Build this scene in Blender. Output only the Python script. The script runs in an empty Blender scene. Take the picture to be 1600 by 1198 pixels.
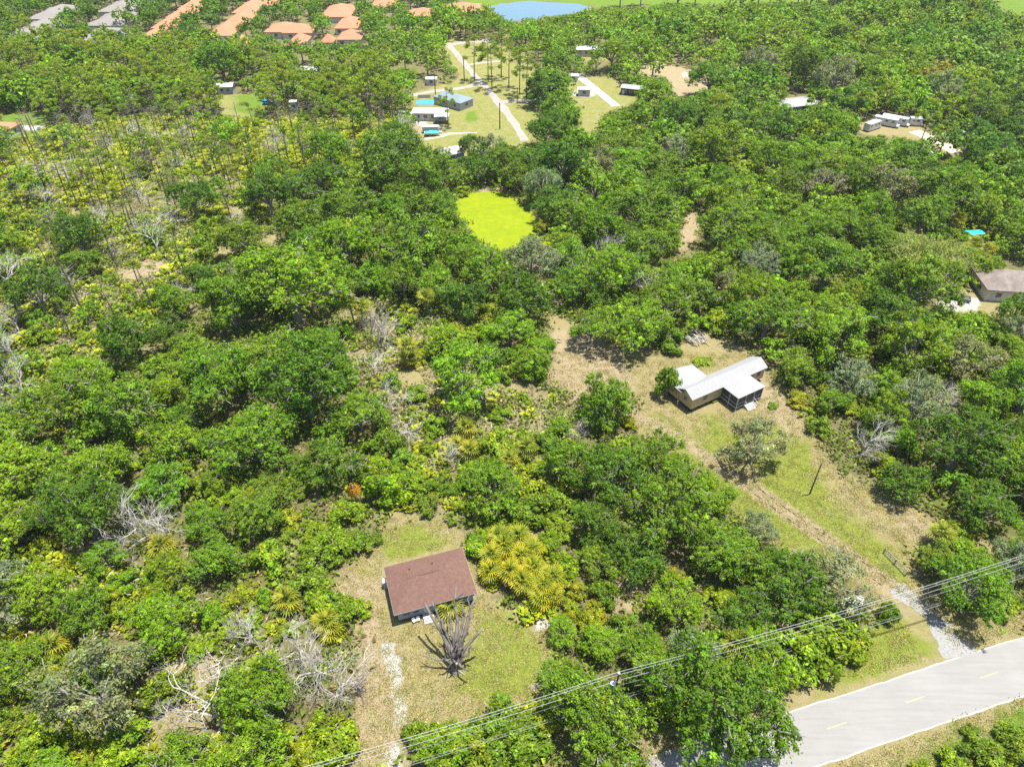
import bpy, math, random
import numpy as np
from mathutils import Vector, Matrix
R = math.radians
rng = np.random.default_rng(7)
random.seed(7)
S = bpy.context.scene
C = S.collection

# ------------------------------------------------------------------ camera, sky, sun, exposure
PITCH, CAMZ, FOC = R(39.0), 92.5, 1109.0
cd = bpy.data.cameras.new('camera'); cam = bpy.data.objects.new('camera', cd); C.objects.link(cam)
cam.location = (0, 0, CAMZ); cam.rotation_euler = (R(90) - PITCH, 0, 0)
cd.sensor_width = 36; cd.lens = FOC / 1600 * 36; cd.clip_start = 1; cd.clip_end = 12000
S.camera = cam
W = bpy.data.worlds.new('World'); S.world = W; W.use_nodes = True
nt = W.node_tree; bg = nt.nodes['Background']
sky = nt.nodes.new('ShaderNodeTexSky'); sky.sky_type = 'NISHITA'; sky.sun_disc = False
SUN = Vector((0.185, 0.045, 1)).normalized()
sky.sun_elevation = math.asin(SUN.z); sky.sun_rotation = math.atan2(SUN.x, SUN.y)
sky.air_density = 1.0; sky.dust_density = 1.2; sky.ozone_density = 1.0
nt.links.new(sky.outputs[0], bg.inputs[0]); bg.inputs[1].default_value = 0.11
sd = bpy.data.lights.new('sun', 'SUN'); sun = bpy.data.objects.new('sun', sd); C.objects.link(sun)
sd.energy = 5.0; sd.angle = R(0.5); sd.color = (1, 0.96, 0.89)
sun.rotation_euler = SUN.to_track_quat('Z', 'Y').to_euler(); sun.location = (0, 0, 300)
S.view_settings.view_transform = 'Standard'; S.view_settings.look = 'None'
S.view_settings.exposure = 1.27; S.view_settings.gamma = 1; S.view_settings.use_curve_mapping = False
S.render.engine = 'CYCLES'
S.cycles.max_bounces = 7; S.cycles.diffuse_bounces = 3; S.cycles.transparent_max_bounces = 4
S.cycles.use_denoising = False; S.cycles.transmission_bounces = 3; S.cycles.caustics_reflective = False; S.cycles.caustics_refractive = False

# ------------------------------------------------------------------ survey: photo measurement -> place on the ground
def at(x, y, z=0.0):
    X = (x - 800) / FOC; Y = (599 - y) / FOC
    c, s = math.cos(PITCH), math.sin(PITCH)
    r = (X, c + Y * s, -s + Y * c); t = (CAMZ - z) / -r[2]
    return Vector((r[0] * t, r[1] * t, z))
def proj(x, y, z=0.0):
    x = np.asarray(x, float); y = np.asarray(y, float)
    c, s = math.cos(PITCH), math.sin(PITCH); dz = z - CAMZ
    d = y * c - dz * s; u = y * s + dz * c
    d = np.where(d < 1, 1, d)
    return 800 + FOC * x / d, 599 - FOC * u / d
def inpoly(px, py, poly):
    ins = np.zeros(px.shape, bool); n = len(poly); j = n - 1
    for i in range(n):
        xi, yi = poly[i]; xj, yj = poly[j]
        c = (yi > py) != (yj > py)
        with np.errstate(divide='ignore', invalid='ignore'):
            ins ^= c & (px < (xj - xi) * (py - yi) / ((yj - yi) or 1e-9) + xi)
        j = i
    return ins

# ------------------------------------------------------------------ materials
def mat(name):
    m = bpy.data.materials.new(name); m.use_nodes = True
    return m, m.node_tree.nodes, m.node_tree.links, m.node_tree.nodes['Principled BSDF']
def mixc(N, L, fac, a, b, mode='MIX'):
    n = N.new('ShaderNodeMix'); n.data_type = 'RGBA'; n.blend_type = mode
    for s, v in ((0, fac), (6, a), (7, b)):
        if isinstance(v, (int, float)): n.inputs[s].default_value = v
        elif isinstance(v, tuple): n.inputs[s].default_value = (*v, 1) if len(v) == 3 else v
        else: L.new(v, n.inputs[s])
    return n.outputs[2]
def noise(N, L, vec, scale, detail=4, rough=.6, lo=0.3, hi=0.7):
    n = N.new('ShaderNodeTexNoise'); n.inputs['Scale'].default_value = scale
    n.inputs['Detail'].default_value = detail; n.inputs['Roughness'].default_value = rough
    if vec is not None: L.new(vec, n.inputs['Vector'])
    m = N.new('ShaderNodeMapRange'); m.inputs[1].default_value = lo; m.inputs[2].default_value = hi
    L.new(n.outputs[0], m.inputs[0]); return m.outputs[0]
def math_(N, L, op, a, b, clamp=False):
    n = N.new('ShaderNodeMath'); n.operation = op; n.use_clamp = clamp
    for i, v in ((0, a), (1, b)):
        if isinstance(v, (int, float)): n.inputs[i].default_value = v
        else: L.new(v, n.inputs[i])
    return n.outputs[0]
def leaf_mat(name, trans=.3):
    m, N, L, b = mat(name)
    a = N.new('ShaderNodeAttribute'); a.attribute_name = 'Col'
    o = N.new('ShaderNodeObjectInfo')
    col = mixc(N, L, 1.0, a.outputs[0], o.outputs['Color'], 'MULTIPLY')
    g = N.new('ShaderNodeNewGeometry')
    f = noise(N, L, g.outputs['Position'], .35, 3, .6)
    col = mixc(N, L, f, mixc(N, L, 1.0, col, (.80, .86, .8), 'MULTIPLY'), mixc(N, L, 1.0, col, (1.22, 1.12, 1.0), 'MULTIPLY'))
    L.new(col, b.inputs['Base Color']); b.inputs['Roughness'].default_value = .48
    b.inputs['Specular IOR Level'].default_value = .14
    t = N.new('ShaderNodeBsdfTranslucent'); L.new(mixc(N, L, 1.0, col, (1.35, 1.5, .5), 'MULTIPLY'), t.inputs[0])
    mx = N.new('ShaderNodeMixShader'); mx.inputs[0].default_value = trans
    L.new(b.outputs[0], mx.inputs[1]); L.new(t.outputs[0], mx.inputs[2])
    L.new(mx.outputs[0], N['Material Output'].inputs[0]); return m
ALB = .80      # scales plain and course colours down evenly to offset the raised exposure
def plain(name, col, rough=.7, var=.15, scale=3., metal=0, spec=.3, bump=0, bscale=20):
    m, N, L, b = mat(name); tc = N.new('ShaderNodeTexCoord')
    col = tuple(c * ALB for c in col); f = noise(N, L, tc.outputs['Object'], scale, 5)
    lo = tuple(c * (1 - var) for c in col); hi = tuple(min(1, c * (1 + var)) for c in col)
    L.new(mixc(N, L, f, lo, hi), b.inputs['Base Color'])
    b.inputs['Roughness'].default_value = rough; b.inputs['Metallic'].default_value = metal
    b.inputs['Specular IOR Level'].default_value = spec
    if bump:
        bp = N.new('ShaderNodeBump'); bp.inputs['Strength'].default_value = bump
        L.new(noise(N, L, tc.outputs['Object'], bscale, 3), bp.inputs['Height']); L.new(bp.outputs[0], b.inputs['Normal'])
    return m
def course_mat(name, a, c, pitch, axis='y', rough=.85, dark=.72, var=.25, width=.12):
    """courses of shingles, laps or ribs; period pitch metres along one local axis"""
    m, N, L, b = mat(name); tc = N.new('ShaderNodeTexCoord'); sp = N.new('ShaderNodeSeparateXYZ')
    L.new(tc.outputs['Object'], sp.inputs[0])
    a = tuple(q * ALB for q in a); c = tuple(q * ALB for q in c)
    v = math_(N, L, 'FRACT', math_(N, L, 'MULTIPLY', sp.outputs['xyz'.index(axis)], 1 / pitch), 0)
    line = math_(N, L, 'LESS_THAN', v, width)
    f = noise(N, L, tc.outputs['Object'], 2.2, 6, .7)
    g = noise(N, L, tc.outputs['Object'], 14, 2, .5)
    col = mixc(N, L, f, a, c); col = mixc(N, L, math_(N, L, 'MULTIPLY', g, var), col, (0.02, .02, .02), 'MIX') if False else mixc(N, L, math_(N, L, 'MULTIPLY', g, var), col, tuple(x * 1.5 for x in c))
    col = mixc(N, L, line, col, mixc(N, L, 1., col, (dark,) * 3, 'MULTIPLY'))
    L.new(col, b.inputs['Base Color']); b.inputs['Roughness'].default_value = rough; b.inputs['Specular IOR Level'].default_value = .25
    return m
M = {}
M['leaf'] = leaf_mat('leaves', .32)
M['frond'] = leaf_mat('palm_leaves', .28)
M['bark'] = plain('bark_grey', (.27, .245, .21), .9, .4, 4, bump=.4)
M['pinebark'] = plain('bark_brown', (.15, .12, .10), .9, .35, 4)
M['dead'] = plain('dead_wood', (.44, .41, .365), .85, .3, 3)
M['deaddark'] = plain('dead_wood_dark', (.24, .205, .17), .85, .45, 1.5)
M['shingle'] = course_mat('brown_shingles', (.085, .046, .035), (.165, .092, .068), .16, 'y', var=.3, dark=.84, width=.2)
M['whitemetal'] = course_mat('white_metal_roofing', (.235, .235, .23), (.295, .296, .29), .45, 'x', rough=.6, dark=.80, var=.25, width=.16)
M['greyshingle'] = course_mat('grey_shingles', (.17, .152, .135), (.225, .205, .185), .3, 'y', var=.3)
M['blueshingle'] = course_mat('blue_grey_roof', (.15, .20, .22), (.20, .26, .28), .3, 'y', var=.2)
M['clay'] = course_mat('clay_tiles', (.34, .14, .075), (.43, .20, .11), .4, 'x', var=.3, dark=.75)
M['tan'] = course_mat('tan_lap_siding', (.54, .41, .22), (.60, .47, .27), .2, 'z', var=.1, dark=.85)
M['bluewall'] = plain('pale_blue_grey_paint', (.34, .38, .43), .7, .1)
M['white'] = plain('white_paint', (.52, .52, .51), .55, .06)
M['cream'] = plain('cream_stucco', (.62, .56, .46), .8, .1)
M['trim'] = plain('grey_trim', (.45, .45, .46), .6, .1)
M['glass'] = plain('window_glass', (.03, .04, .05), .12, .1, spec=.8)
M['screen'] = plain('dark_insect_screen', (.075, .07, .065), .7, .2)
M['dark'] = plain('dark_block', (.05, .048, .045), .85, .3)
M['concrete'] = plain('pale_concrete', (.40, .385, .35), .85, .15, .8, bump=.2)
M['shell'] = plain('white_shell_rock', (.52, .50, .45), .9, .2, 6, bump=.5)
M['wood'] = plain('weathered_pole_wood', (.12, .095, .075), .85, .3)
M['wire'] = plain('aluminium_cable', (.40, .40, .40), .45, .1, spec=.6)
M['sheath'] = plain('dull_grey_sheath', (.24, .24, .24), .6, .1)
M['steel'] = plain('galvanised_steel', (.42, .43, .45), .4, .1, spec=.6)
M['trafo'] = plain('transformer_paint', (.45, .52, .60), .4, .1, spec=.6)
M['teal'] = plain('turquoise_tarp', (.01, .42, .46), .6, .2)
M['blue'] = plain('blue_tarp', (.02, .26, .48), .6, .2)
M['black'] = plain('black_rubber', (.02, .02, .02), .6, .2)
M['carglass'] = plain('tinted_car_glass', (.02, .025, .03), .08, .1, spec=.9)
M['darkpaint'] = plain('dark_green_grey_car_paint', (.06, .075, .07), .25, .1, spec=.8)
M['carwhite'] = plain('white_car_paint', (.55, .56, .57), .25, .04, spec=.7)
M['rust'] = plain('rusty_orange_leaves', (.42, .15, .04), .9, .3)

# ------------------------------------------------------------------ mesh helpers
def mk(name, V, F, mats, col=None, attrs=None, smooth=False):
    """V n x 3; F list of index arrays (k x 3 or k x 4), one material each, or a single array"""
    if isinstance(F, np.ndarray): F = [F]
    me = bpy.data.meshes.new(name); V = np.ascontiguousarray(V, np.float32)
    me.vertices.add(len(V)); me.vertices.foreach_set('co', V.ravel())
    F = [np.asarray(f, np.int32) for f in F]
    nl = sum(f.size for f in F); npoly = sum(len(f) for f in F)
    me.loops.add(nl); me.loops.foreach_set('vertex_index', np.concatenate([f.ravel() for f in F if f.size]))
    me.polygons.add(npoly)
    tot = np.concatenate([np.full(len(f), f.shape[1], np.int32) for f in F if f.size])
    me.polygons.foreach_set('loop_start', np.concatenate([[0], np.cumsum(tot)[:-1]]).astype(np.int32))
    try: me.polygons.foreach_set('loop_total', tot)
    except Exception: pass
    mats = mats if isinstance(mats, (list, tuple)) else [mats]
    for m in mats: me.materials.append(m)
    if len(mats) > 1:
        mi = np.concatenate([np.full(len(f), min(i, len(mats) - 1), np.int32) for i, f in enumerate(F) if f.size])
        me.polygons.foreach_set('material_index', mi)
    if smooth: me.polygons.foreach_set('use_smooth', np.ones(npoly, bool))
    for nm, c in ([('Col', col)] if col is not None else []) + list((attrs or {}).items()):
        a = me.color_attributes.new(nm, 'FLOAT_COLOR', 'POINT')
        cc = np.ones((len(V), 4), np.float32); cc[:, :c.shape[1]] = c
        a.data.foreach_set('color', cc.ravel())
    me.update(); me.validate()
    return me
def obj(name, me, parent=None, loc=None, rot=None, scale=None):
    o = bpy.data.objects.new(name, me); C.objects.link(o)
    if parent is not None: o.parent = parent
    if loc is not None: o.location = loc
    if rot is not None: o.rotation_euler = rot
    if scale is not None: o.scale = scale
    return o
def tag(o, label=None, cat=None, group=None, kind=None):
    if label: o['label'] = label
    if cat: o['category'] = cat
    if group: o['group'] = group
    if kind: o['kind'] = kind
    return o
def thing(name, label, cat, loc=(0, 0, 0), rz=0, group=None, scale=None):
    o = bpy.data.objects.new(name, None); C.objects.link(o); o.empty_display_size = .5
    o.location = loc; o.rotation_euler = (0, 0, rz)
    if scale: o.scale = scale
    return tag(o, label, cat, group)
class MB:
    def __init__(s): s.v = []; s.f = []; s.n = 0; s.c = []
    def add(s, V, F, col=None):
        V = np.asarray(V, float); F = [list(f) for f in F]
        s.f += [[i + s.n for i in f] for f in F]; s.v.append(V); s.n += len(V); return s
    def box(s, x0, x1, y0, y1, z0, z1):
        V = [(x, y, z) for z in (z0, z1) for y in (y0, y1) for x in (x0, x1)]
        return s.add(V, [(0, 2, 3, 1), (4, 5, 7, 6), (0, 1, 5, 4), (2, 6, 7, 3), (0, 4, 6, 2), (1, 3, 7, 5)])
    def prism(s, poly, z0, z1):
        n = len(poly); V = [(x, y, z0) for x, y in poly] + [(x, y, z1) for x, y in poly]
        return s.add(V, [tuple(range(n))[::-1], tuple(range(n, 2 * n))] + [(i, (i + 1) % n, n + (i + 1) % n, n + i) for i in range(n)])
    def tube(s, pts, rad, sides=6, cap=True):
        V, F = tube(pts, rad, sides, cap); return s.add(V, F)
    def build(s, name, m, parent=None, smooth=False, bevel=0):
        me = bpy.data.meshes.new(name); me.from_pydata(np.concatenate(s.v).tolist(), [], s.f)
        me.materials.append(m)
        if smooth: me.polygons.foreach_set('use_smooth', np.ones(len(me.polygons), bool))
        me.update(); o = obj(name, me, parent)
        if bevel:
            b = o.modifiers.new('bevel', 'BEVEL'); b.width = bevel; b.segments = 2; b.limit_method = 'ANGLE'
        return o
def tube(pts, rad, sides=5, cap=False):
    pts = np.asarray(pts, float); n = len(pts); rad = np.broadcast_to(np.asarray(rad, float), (n,))
    t = np.gradient(pts, axis=0); t /= np.linalg.norm(t, axis=1, keepdims=True) + 1e-9
    ref = np.where(np.abs(t[:, 2:3]) > .9, [[1., 0, 0]], [[0., 0, 1]])
    u = np.cross(t, ref); u /= np.linalg.norm(u, axis=1, keepdims=True) + 1e-9; w = np.cross(t, u)
    a = np.arange(sides) / sides * 2 * np.pi
    V = (pts[:, None] + rad[:, None, None] * (np.cos(a)[None, :, None] * u[:, None] + np.sin(a)[None, :, None] * w[:, None])).reshape(-1, 3)
    F = [(i * sides + j, i * sides + (j + 1) % sides, (i + 1) * sides + (j + 1) % sides, (i + 1) * sides + j) for i in range(n - 1) for j in range(sides)]
    if cap: F += [tuple(range(sides))[::-1], tuple(range((n - 1) * sides, n * sides))]
    return V, F
def unit(v): return v / (np.linalg.norm(v, axis=-1, keepdims=True) + 1e-9)
def cards(c, n, size, g, aspect=1.5, tri=False, hexa=False):
    """leaf sprays: small polygons at c facing n. -> V, F"""
    k = len(c); size = np.broadcast_to(size, (k,))[:, None]
    r = unit(g.normal(size=(k, 3))); u = unit(np.cross(n, r)); w = np.cross(n, u)
    if tri:
        V = np.stack([c + u * size * aspect * .62, c - u * size * .4 + w * size * .55, c - u * size * .4 - w * size * .55], 1)
        return V.reshape(-1, 3), np.arange(3 * k).reshape(k, 3)
    b = n * size * g.uniform(-.18, .18, (k, 1))
    V = np.stack([c + u * size * aspect * .5 + b, c + w * size * .42, c - u * size * aspect * .5 + b, c - w * size * .42], 1)
    return V.reshape(-1, 3), np.arange(4 * k).reshape(k, 4)

# ------------------------------------------------------------------ foliage
def leaf_cols(k, g, base, spread=.22, yel=.10, rep=4):
    f = np.exp(g.normal(0, spread, (k, 1))); c = np.array(base)[None] * f
    y = g.random(k) < yel
    c[y] = c[y] * np.array([1.5, 1.3, .9]); return np.repeat(np.clip(c, 0, .6), rep, 0)
GREEN = (.108, .194, .011)
def crown_pts(g, Rr, Ht, nl, nc, flat=.75, low=100, lobe=.36, skirt=1.):
    """lobes over a dome, clumps over the lobes: centres, radii and the lobe centres"""
    base = Ht - Rr * flat
    lob = []
    for i in range(nl):
        ph = math.acos(1 - (i + .5) / nl * (1 - math.cos(R(low)))) + g.normal(0, .12); th = i * 2.39996 + g.normal(0, .35)
        rr = Rr * g.uniform(.50, .98)
        lob.append((rr * math.sin(ph) * math.cos(th), rr * math.sin(ph) * math.sin(th), base + rr * flat * math.cos(ph) - .3))
    lob = np.array(lob); cc = []
    for L_ in lob:
        lr = Rr * lobe * g.uniform(.75, 1.25)
        d = unit(g.normal(size=(nc, 3)) + np.array([L_[0], L_[1], 0]) / Rr * .5 + [0, 0, .55])
        cc.append(L_ + d * lr * g.uniform(.5, 1.05, (nc, 1)) * [1, 1, .75])
    cc = np.concatenate(cc); cc[:, 2] = np.maximum(cc[:, 2], .8)
    return cc, lob, base
def make_oak(name, seed, Rr=5.0, Ht=8.5, nl=15, nc=11, nleaf=34, size=.33, flat=.8, low=100, base=GREEN, cl=.40, yel=.05, lobe_r=.34, droop=0, thin=0):
    g = np.random.default_rng(seed)
    cc, lob, zb = crown_pts(g, Rr, Ht, nl, nc, flat, low)
    if thin: cc = cc[g.random(len(cc)) > thin]
    k = len(cc); cr = g.uniform(.6, 1.25, k) * cl
    d = unit(g.normal(size=(k, nleaf, 3)) + [0, 0, .35])
    P = cc[:, None] + d * cr[:, None, None] * g.uniform(.55, 1.1, (k, nleaf, 1)) * [1, 1, .8]
    cen = np.array([0, 0, zb - .5])
    out = unit(P - cen)
    n = unit(d * .7 + out * .35 + np.array([0, 0, .45]) + g.normal(size=d.shape) * .45)
    P = P.reshape(-1, 3); n = n.reshape(-1, 3)
    # loose sprays between the clumps break their outline
    ex = len(P) // 5; j = g.integers(0, len(lob), ex); dd = unit(g.normal(size=(ex, 3)) + [0, 0, .4]); PE = lob[j] + dd * Rr * lobe_r * g.uniform(.7, 1.35, (ex, 1)) * [1, 1, .8]; PE[:, 2] = np.maximum(PE[:, 2], .6)
    P = np.concatenate([P, PE]); n = np.concatenate([n, unit(dd * .5 + g.normal(size=dd.shape) * .6 + [0, 0, .5])])
    V, F = cards(P, n, size * g.uniform(.65, 1.3, len(P)), g, 1.6)
    ct = np.exp(g.normal(0, .24, k)); hue = g.normal(0, .09, k)
    col = leaf_cols(len(P), g, base, .17, yel, 1); q = k * nleaf; cm = np.concatenate([np.repeat(ct, nleaf), np.ones(len(P) - q)]); hm_ = np.concatenate([np.repeat(1 + hue, nleaf), np.ones(len(P) - q)])
    col *= cm[:, None]; col[:, 0] *= hm_; col = np.repeat(np.clip(col, 0, .6), 4, 0)
    crown = mk(name + '_crown', V, F, M['leaf'], col)
    # wood
    b = MB(); tr = .045 * Rr + .05; fork = zb * .45 + .4
    b.tube([(0, 0, -.15), (.05, 0, fork * .5), (0, .05, fork)], [tr * 1.4, tr, tr * .9], 7)
    for L_ in lob:
        m_ = np.array([L_[0] * .45, L_[1] * .45, fork + (L_[2] - fork) * .62]) + g.normal(0, .25, 3)
        b.tube([(0, 0, fork - .2), m_, L_], [tr * .55, tr * .32, tr * .12], 5)
    for i in g.choice(k, min(k, 95), replace=False):
        j = np.argmin(((lob - cc[i]) ** 2).sum(1)); m_ = lob[j] * .55 + np.array([0, 0, fork]) * .15 + np.array([0, 0, zb]) * .15 + lob[j] * .15
        b.tube([lob[j] * .75 + np.array([0, 0, fork]) * .25, (lob[j] + cc[i]) / 2 + g.normal(0, .15, 3), cc[i] + (cc[i] - lob[j]) * .55], [.07, .055, .03], 3)
    wood = bpy.data.meshes.new(name + '_wood'); wood.from_pydata(np.concatenate(b.v).tolist(), [], b.f); wood.materials.append(M['bark']); wood.update()
    return crown, wood
OAK = []
specs = [(5.2, 8.8, 16, 11), (4.6, 8.2, 13, 11), (5.6, 9.2, 18, 11), (4.2, 7.6, 12, 10), (5.0, 8.0, 15, 12), (4.9, 9.4, 16, 10), (5.4, 8.4, 17, 10), (4.4, 8.6, 12, 12)]
for i, (r_, h_, nl, nc) in enumerate(specs):
    OAK.append(make_oak('oak', 100 + i, r_, h_, nl, nc + 11, 46, .175, [.8, .9, .75, .95, .7, 1.05, .72, 1.][i]) + (r_, h_))
THIN = [make_oak('thin_oak', 150 + i, 5.0, 8.8, 15, 10, 40, .21, .9, 105, (.125, .165, .062), .60, .03, thin=.12) + (5.0, 8.8) for i in range(3)]
DENSE = [make_oak('round_oak', 170 + i, 4.4, 8.2, 26, 10, 50, .19, 1.0, 130, (.100, .186, .010), .45, .05) + (4.4, 8.2) for i in range(2)]
BUSH = [make_oak('bush', 200 + i, 2.1, 2.9, 9, 8, 40, .20, .9, 95, (.112, .182, .012), .42, .06) + (2.1, 2.9) for i in range(5)]

def bare_tree(name, seed, Ht=8, spread=.5, m='dead', depth=5, trunk=.22, lean=(0, 0), n0=4, dense=1.):
    g = np.random.default_rng(seed); b = MB()
    def grow(p, d, L_, r, lv):
        k = 3; pts = [p]; q = p.copy(); dd = d.copy()
        for i in range(k):
            dd = unit(dd + g.normal(0, .16, 3) + np.array([0, 0, .05])); q = q + dd * L_ / k; pts.append(q)
        b.tube(pts, np.linspace(r, r * .62, k + 1), 6 if lv < 2 else (4 if lv < 3 else 3))
        if lv >= depth: return
        for i in range(2 + (g.random() < .55 * dense) + (lv == 0) * (n0 - 2)):
            s = unit(np.cross(dd, g.normal(size=3))); a = g.uniform(.35, .95) * (spread + .5)
            nd = unit(dd * math.cos(a) + s * math.sin(a) + [0, 0, .12])
            j = g.integers(1, k + 1) if i > 0 else k
            grow(pts[j], nd, L_ * g.uniform(.6, .88), r * .6, lv + 1)
    grow(np.array([0., 0, -.1]), unit(np.array([lean[0], lean[1], 1.])), Ht * .36, trunk, 0)
    V = np.concatenate(b.v); s = Ht / V[:, 2].max()
    me = bpy.data.meshes.new(name); me.from_pydata((V * s).tolist(), [], b.f); me.materials.append(M[m]); me.update()
    return me
BARE = [bare_tree('bare_tree', 300 + i, 8, .5 + .12 * (i % 3), 'dead', 6, .17) for i in range(5)]
BAREBROWN = [bare_tree('bare_brown', 320 + i, 6, .6, 'deaddark', 5) for i in range(2)]

def make_pine(name, seed, Ht=12, green=1., size=.5):
    g = np.random.default_rng(seed); b = MB(); lean = g.normal(0, .25, 2)
    tp = np.array([[lean[0] * t * t, lean[1] * t * t, Ht * .97 * t] for t in np.linspace(0, 1, 5)]); tp[0, 2] = -.1
    b.tube(tp, np.array([.2, .17, .14, .10, .04]) * (.95 if green < .5 else 1), 6)
    cc = []
    nb = 13
    for i in range(nb):
        z = Ht * (g.uniform(.62, .98) if i > 3 else g.uniform(.5, .7)); th = i * 2.4 + g.normal(0, .3)
        L_ = (Ht - z) * .45 + g.uniform(.7, 1.7)
        e = np.array([lean[0] * (z / Ht) ** 2 + L_ * math.cos(th), lean[1] * (z / Ht) ** 2 + L_ * math.sin(th), z + .35])
        b.tube([(lean[0] * (z / Ht) ** 2, lean[1] * (z / Ht) ** 2, z - .1), (e * .55 + np.array([0, 0, z * .45])), e], [.06, .045, .02], 3)
        if g.random() < green:
            for q in range(3): cc.append(e + g.normal(0, .45, 3) * [1, 1, .4])
    wood = bpy.data.meshes.new(name + '_wood'); wood.from_pydata(np.concatenate(b.v).tolist(), [], b.f); wood.materials.append(M['pinebark']); wood.update()
    if not cc: return None, wood, 2.5, Ht
    cc = np.array(cc); k = len(cc); nl = 46
    d = unit(g.normal(size=(k, nl, 3)) + [0, 0, .4]); P = (cc[:, None] + d * g.uniform(.3, .8, (k, nl, 1)) * [1.1, 1.1, .6]).reshape(-1, 3)
    n = unit(g.normal(size=P.shape) * .8 + [0, 0, .9] + d.reshape(-1, 3) * .5)
    V, F = cards(P, n, .20 * g.uniform(.7, 1.3, len(P)), g, 2.6)
    return mk(name + '_crown', V, F, M['leaf'], leaf_cols(len(P), g, (.128, .185, .016), .2, .10)), wood, 2.5, Ht
PINE = [make_pine('pine', 400 + i, 12.5) for i in range(4)]
SNAG = [make_pine('snag', 420 + i, 11, 0.) for i in range(3)] + [make_pine('snag', 430, 11, .2), make_pine('snag', 431, 12, .35)]

def make_frond(name, seed, L_=1.15, seg=13, yel=0):
    g = np.random.default_rng(seed); V = []; F = []; col = []
    pet = L_ * .75
    V += [(0, -.02, 0), (0, .02, 0), (pet, .015, .18), (pet, -.015, .18)]; F.append((0, 1, 2, 3)); col += [(.10, .13, .03)] * 4
    for i in range(seg):
        a = (i / (seg - 1) - .5) * R(250); dx, dy = math.cos(a), math.sin(a); l = L_ * (1 - .22 * abs(a) / R(125)) * g.uniform(.9, 1.08)
        px_, py_ = -dy, dx; w = .075 * L_ / 1.15
        m = (pet + dx * l * .55, dy * l * .55, .18 + .06 - .02 * i % 2); t = (pet + dx * l, dy * l, .18 - .28 * l * g.uniform(.6, 1.3))
        n = len(V); V += [(pet, 0, .18), (m[0] + px_ * w, m[1] + py_ * w, m[2] - .03), t, (m[0] - px_ * w, m[1] - py_ * w, m[2] + .03)]
        F += [(n, n + 1, n + 2, n + 3)]; f = g.uniform(.8, 1.25)
        c0 = np.array((.13, .18, .025)) * f; c1 = np.array((.38, .325, .02)) if yel else c0 * [1.6, 1.25, .9]
        col += [tuple(c0), tuple((c0 + c1) / 2), tuple(c1), tuple((c0 + c1) / 2)]
    return mk(name, np.array(V), np.array(F), M['frond'], np.array(col))
FROND = [make_frond('frond', 500 + i) for i in range(3)]; FRONDY = [make_frond('frond_yellow', 510 + i, yel=1) for i in range(3)]
def palm_trunk(Ht, seed):
    g = np.random.default_rng(seed); b = MB(); lx, ly = g.normal(0, .25, 2)
    b.tube([(lx * t * t, ly * t * t, Ht * t - .1) for t in (0, .3, .6, .9, 1)], [.24, .19, .19, .21, .12], 8)
    me = bpy.data.meshes.new('palm_trunk'); me.from_pydata(np.concatenate(b.v).tolist(), [], b.f); me.materials.append(M['bark']); me.update()
    return me, (lx, ly, Ht)
TRUNKS = {round(h, 1): palm_trunk(h, 520 + int(h * 2)) for h in (1.0, 2.0, 3.0, 4.0, 5.5, 7.0)}
def palm(loc, h, label, group=None, n=22, yel=.3, size=1.25, col=(1, 1, 1), name='cabbage_palm'):
    h = min(TRUNKS, key=lambda q: abs(q - h)); me, top = TRUNKS[h]
    r = thing(name, label, 'palm', (loc[0], loc[1], 0), random.uniform(0, 6.28), group)
    obj('trunk', me, r)
    for i in range(n):
        f = i / n; pitch = R(70) - f * R(125) + random.uniform(-.12, .12)
        src = random.choice(FRONDY if random.random() < yel * (0.5 + f) else FROND)
        o = obj('frond', src, r, top, (random.uniform(-.2, .2), -pitch, i * 2.39996), (size * random.uniform(.85, 1.1),) * 3)
        o.color = (*col, 1)
    return r

# ------------------------------------------------------------------ regions of the place (outlines surveyed on the ground)
YARD_A = [(530, 900), (560, 860), (600, 822), (650, 806), (700, 815), (738, 850), (752, 885), (762, 935), (800, 958), (850, 985), (872, 1020), (878, 1060), (865, 1098), (850, 1125), (790, 1118), (740, 1128), (700, 1150), (655, 1175), (650, 1205), (525, 1205), (548, 1130), (572, 1060), (560, 1000), (545, 960), (518, 925)]
YARD_B = [(862, 520), (905, 500), (960, 545), (1040, 550), (1100, 520), (1165, 545), (1215, 590), (1250, 640), (1285, 700), (1320, 742), (1390, 772), (1462, 810), (1500, 850), (1420, 860), (1440, 905), (1425, 930), (1385, 935), (1320, 905), (1240, 880), (1190, 830), (1130, 790), (1085, 745), (1040, 700), (985, 680), (995, 630), (960, 600), (905, 625), (860, 605)]
VERGE = [(1000, 1198), (1010, 1160), (1120, 1110), (1225, 1050), (1330, 1010), (1370, 960), (1350, 930), (1385, 925), (1440, 905), (1500, 965), (1600, 930), (1600, 1198)]
ROAD_ZONE = [(860, 1260), (1000, 1195), (1110, 1150), (1232, 1106), (1420, 1048), (1600, 990), (2000, 860), (2000, 1400), (860, 1400)]
POND = [(702, 318), (712, 309), (735, 302), (770, 300), (798, 302), (815, 320), (836, 334), (852, 362), (866, 375), (858, 386), (842, 380), (822, 384), (800, 391), (779, 392), (758, 384), (738, 370), (728, 350), (712, 335)]
LOT_C = [(636, 222), (650, 190), (636, 150), (690, 132), (722, 122), (706, 100), (690, 72), (705, 62), (790, 64), (830, 90), (838, 120), (850, 170), (838, 205), (880, 210), (820, 228), (700, 250), (655, 240)]
LOT_D = [(884, 118), (960, 122), (975, 140), (1000, 150), (985, 168), (945, 178), (925, 215), (900, 200), (895, 170), (885, 140)]
TRACK_G = [(1075, 330), (1100, 332), (1092, 362), (1080, 392), (1056, 395), (1068, 360)]
LOT_H = [(340, 148), (420, 146), (420, 170), (395, 185), (345, 182)]
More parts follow.
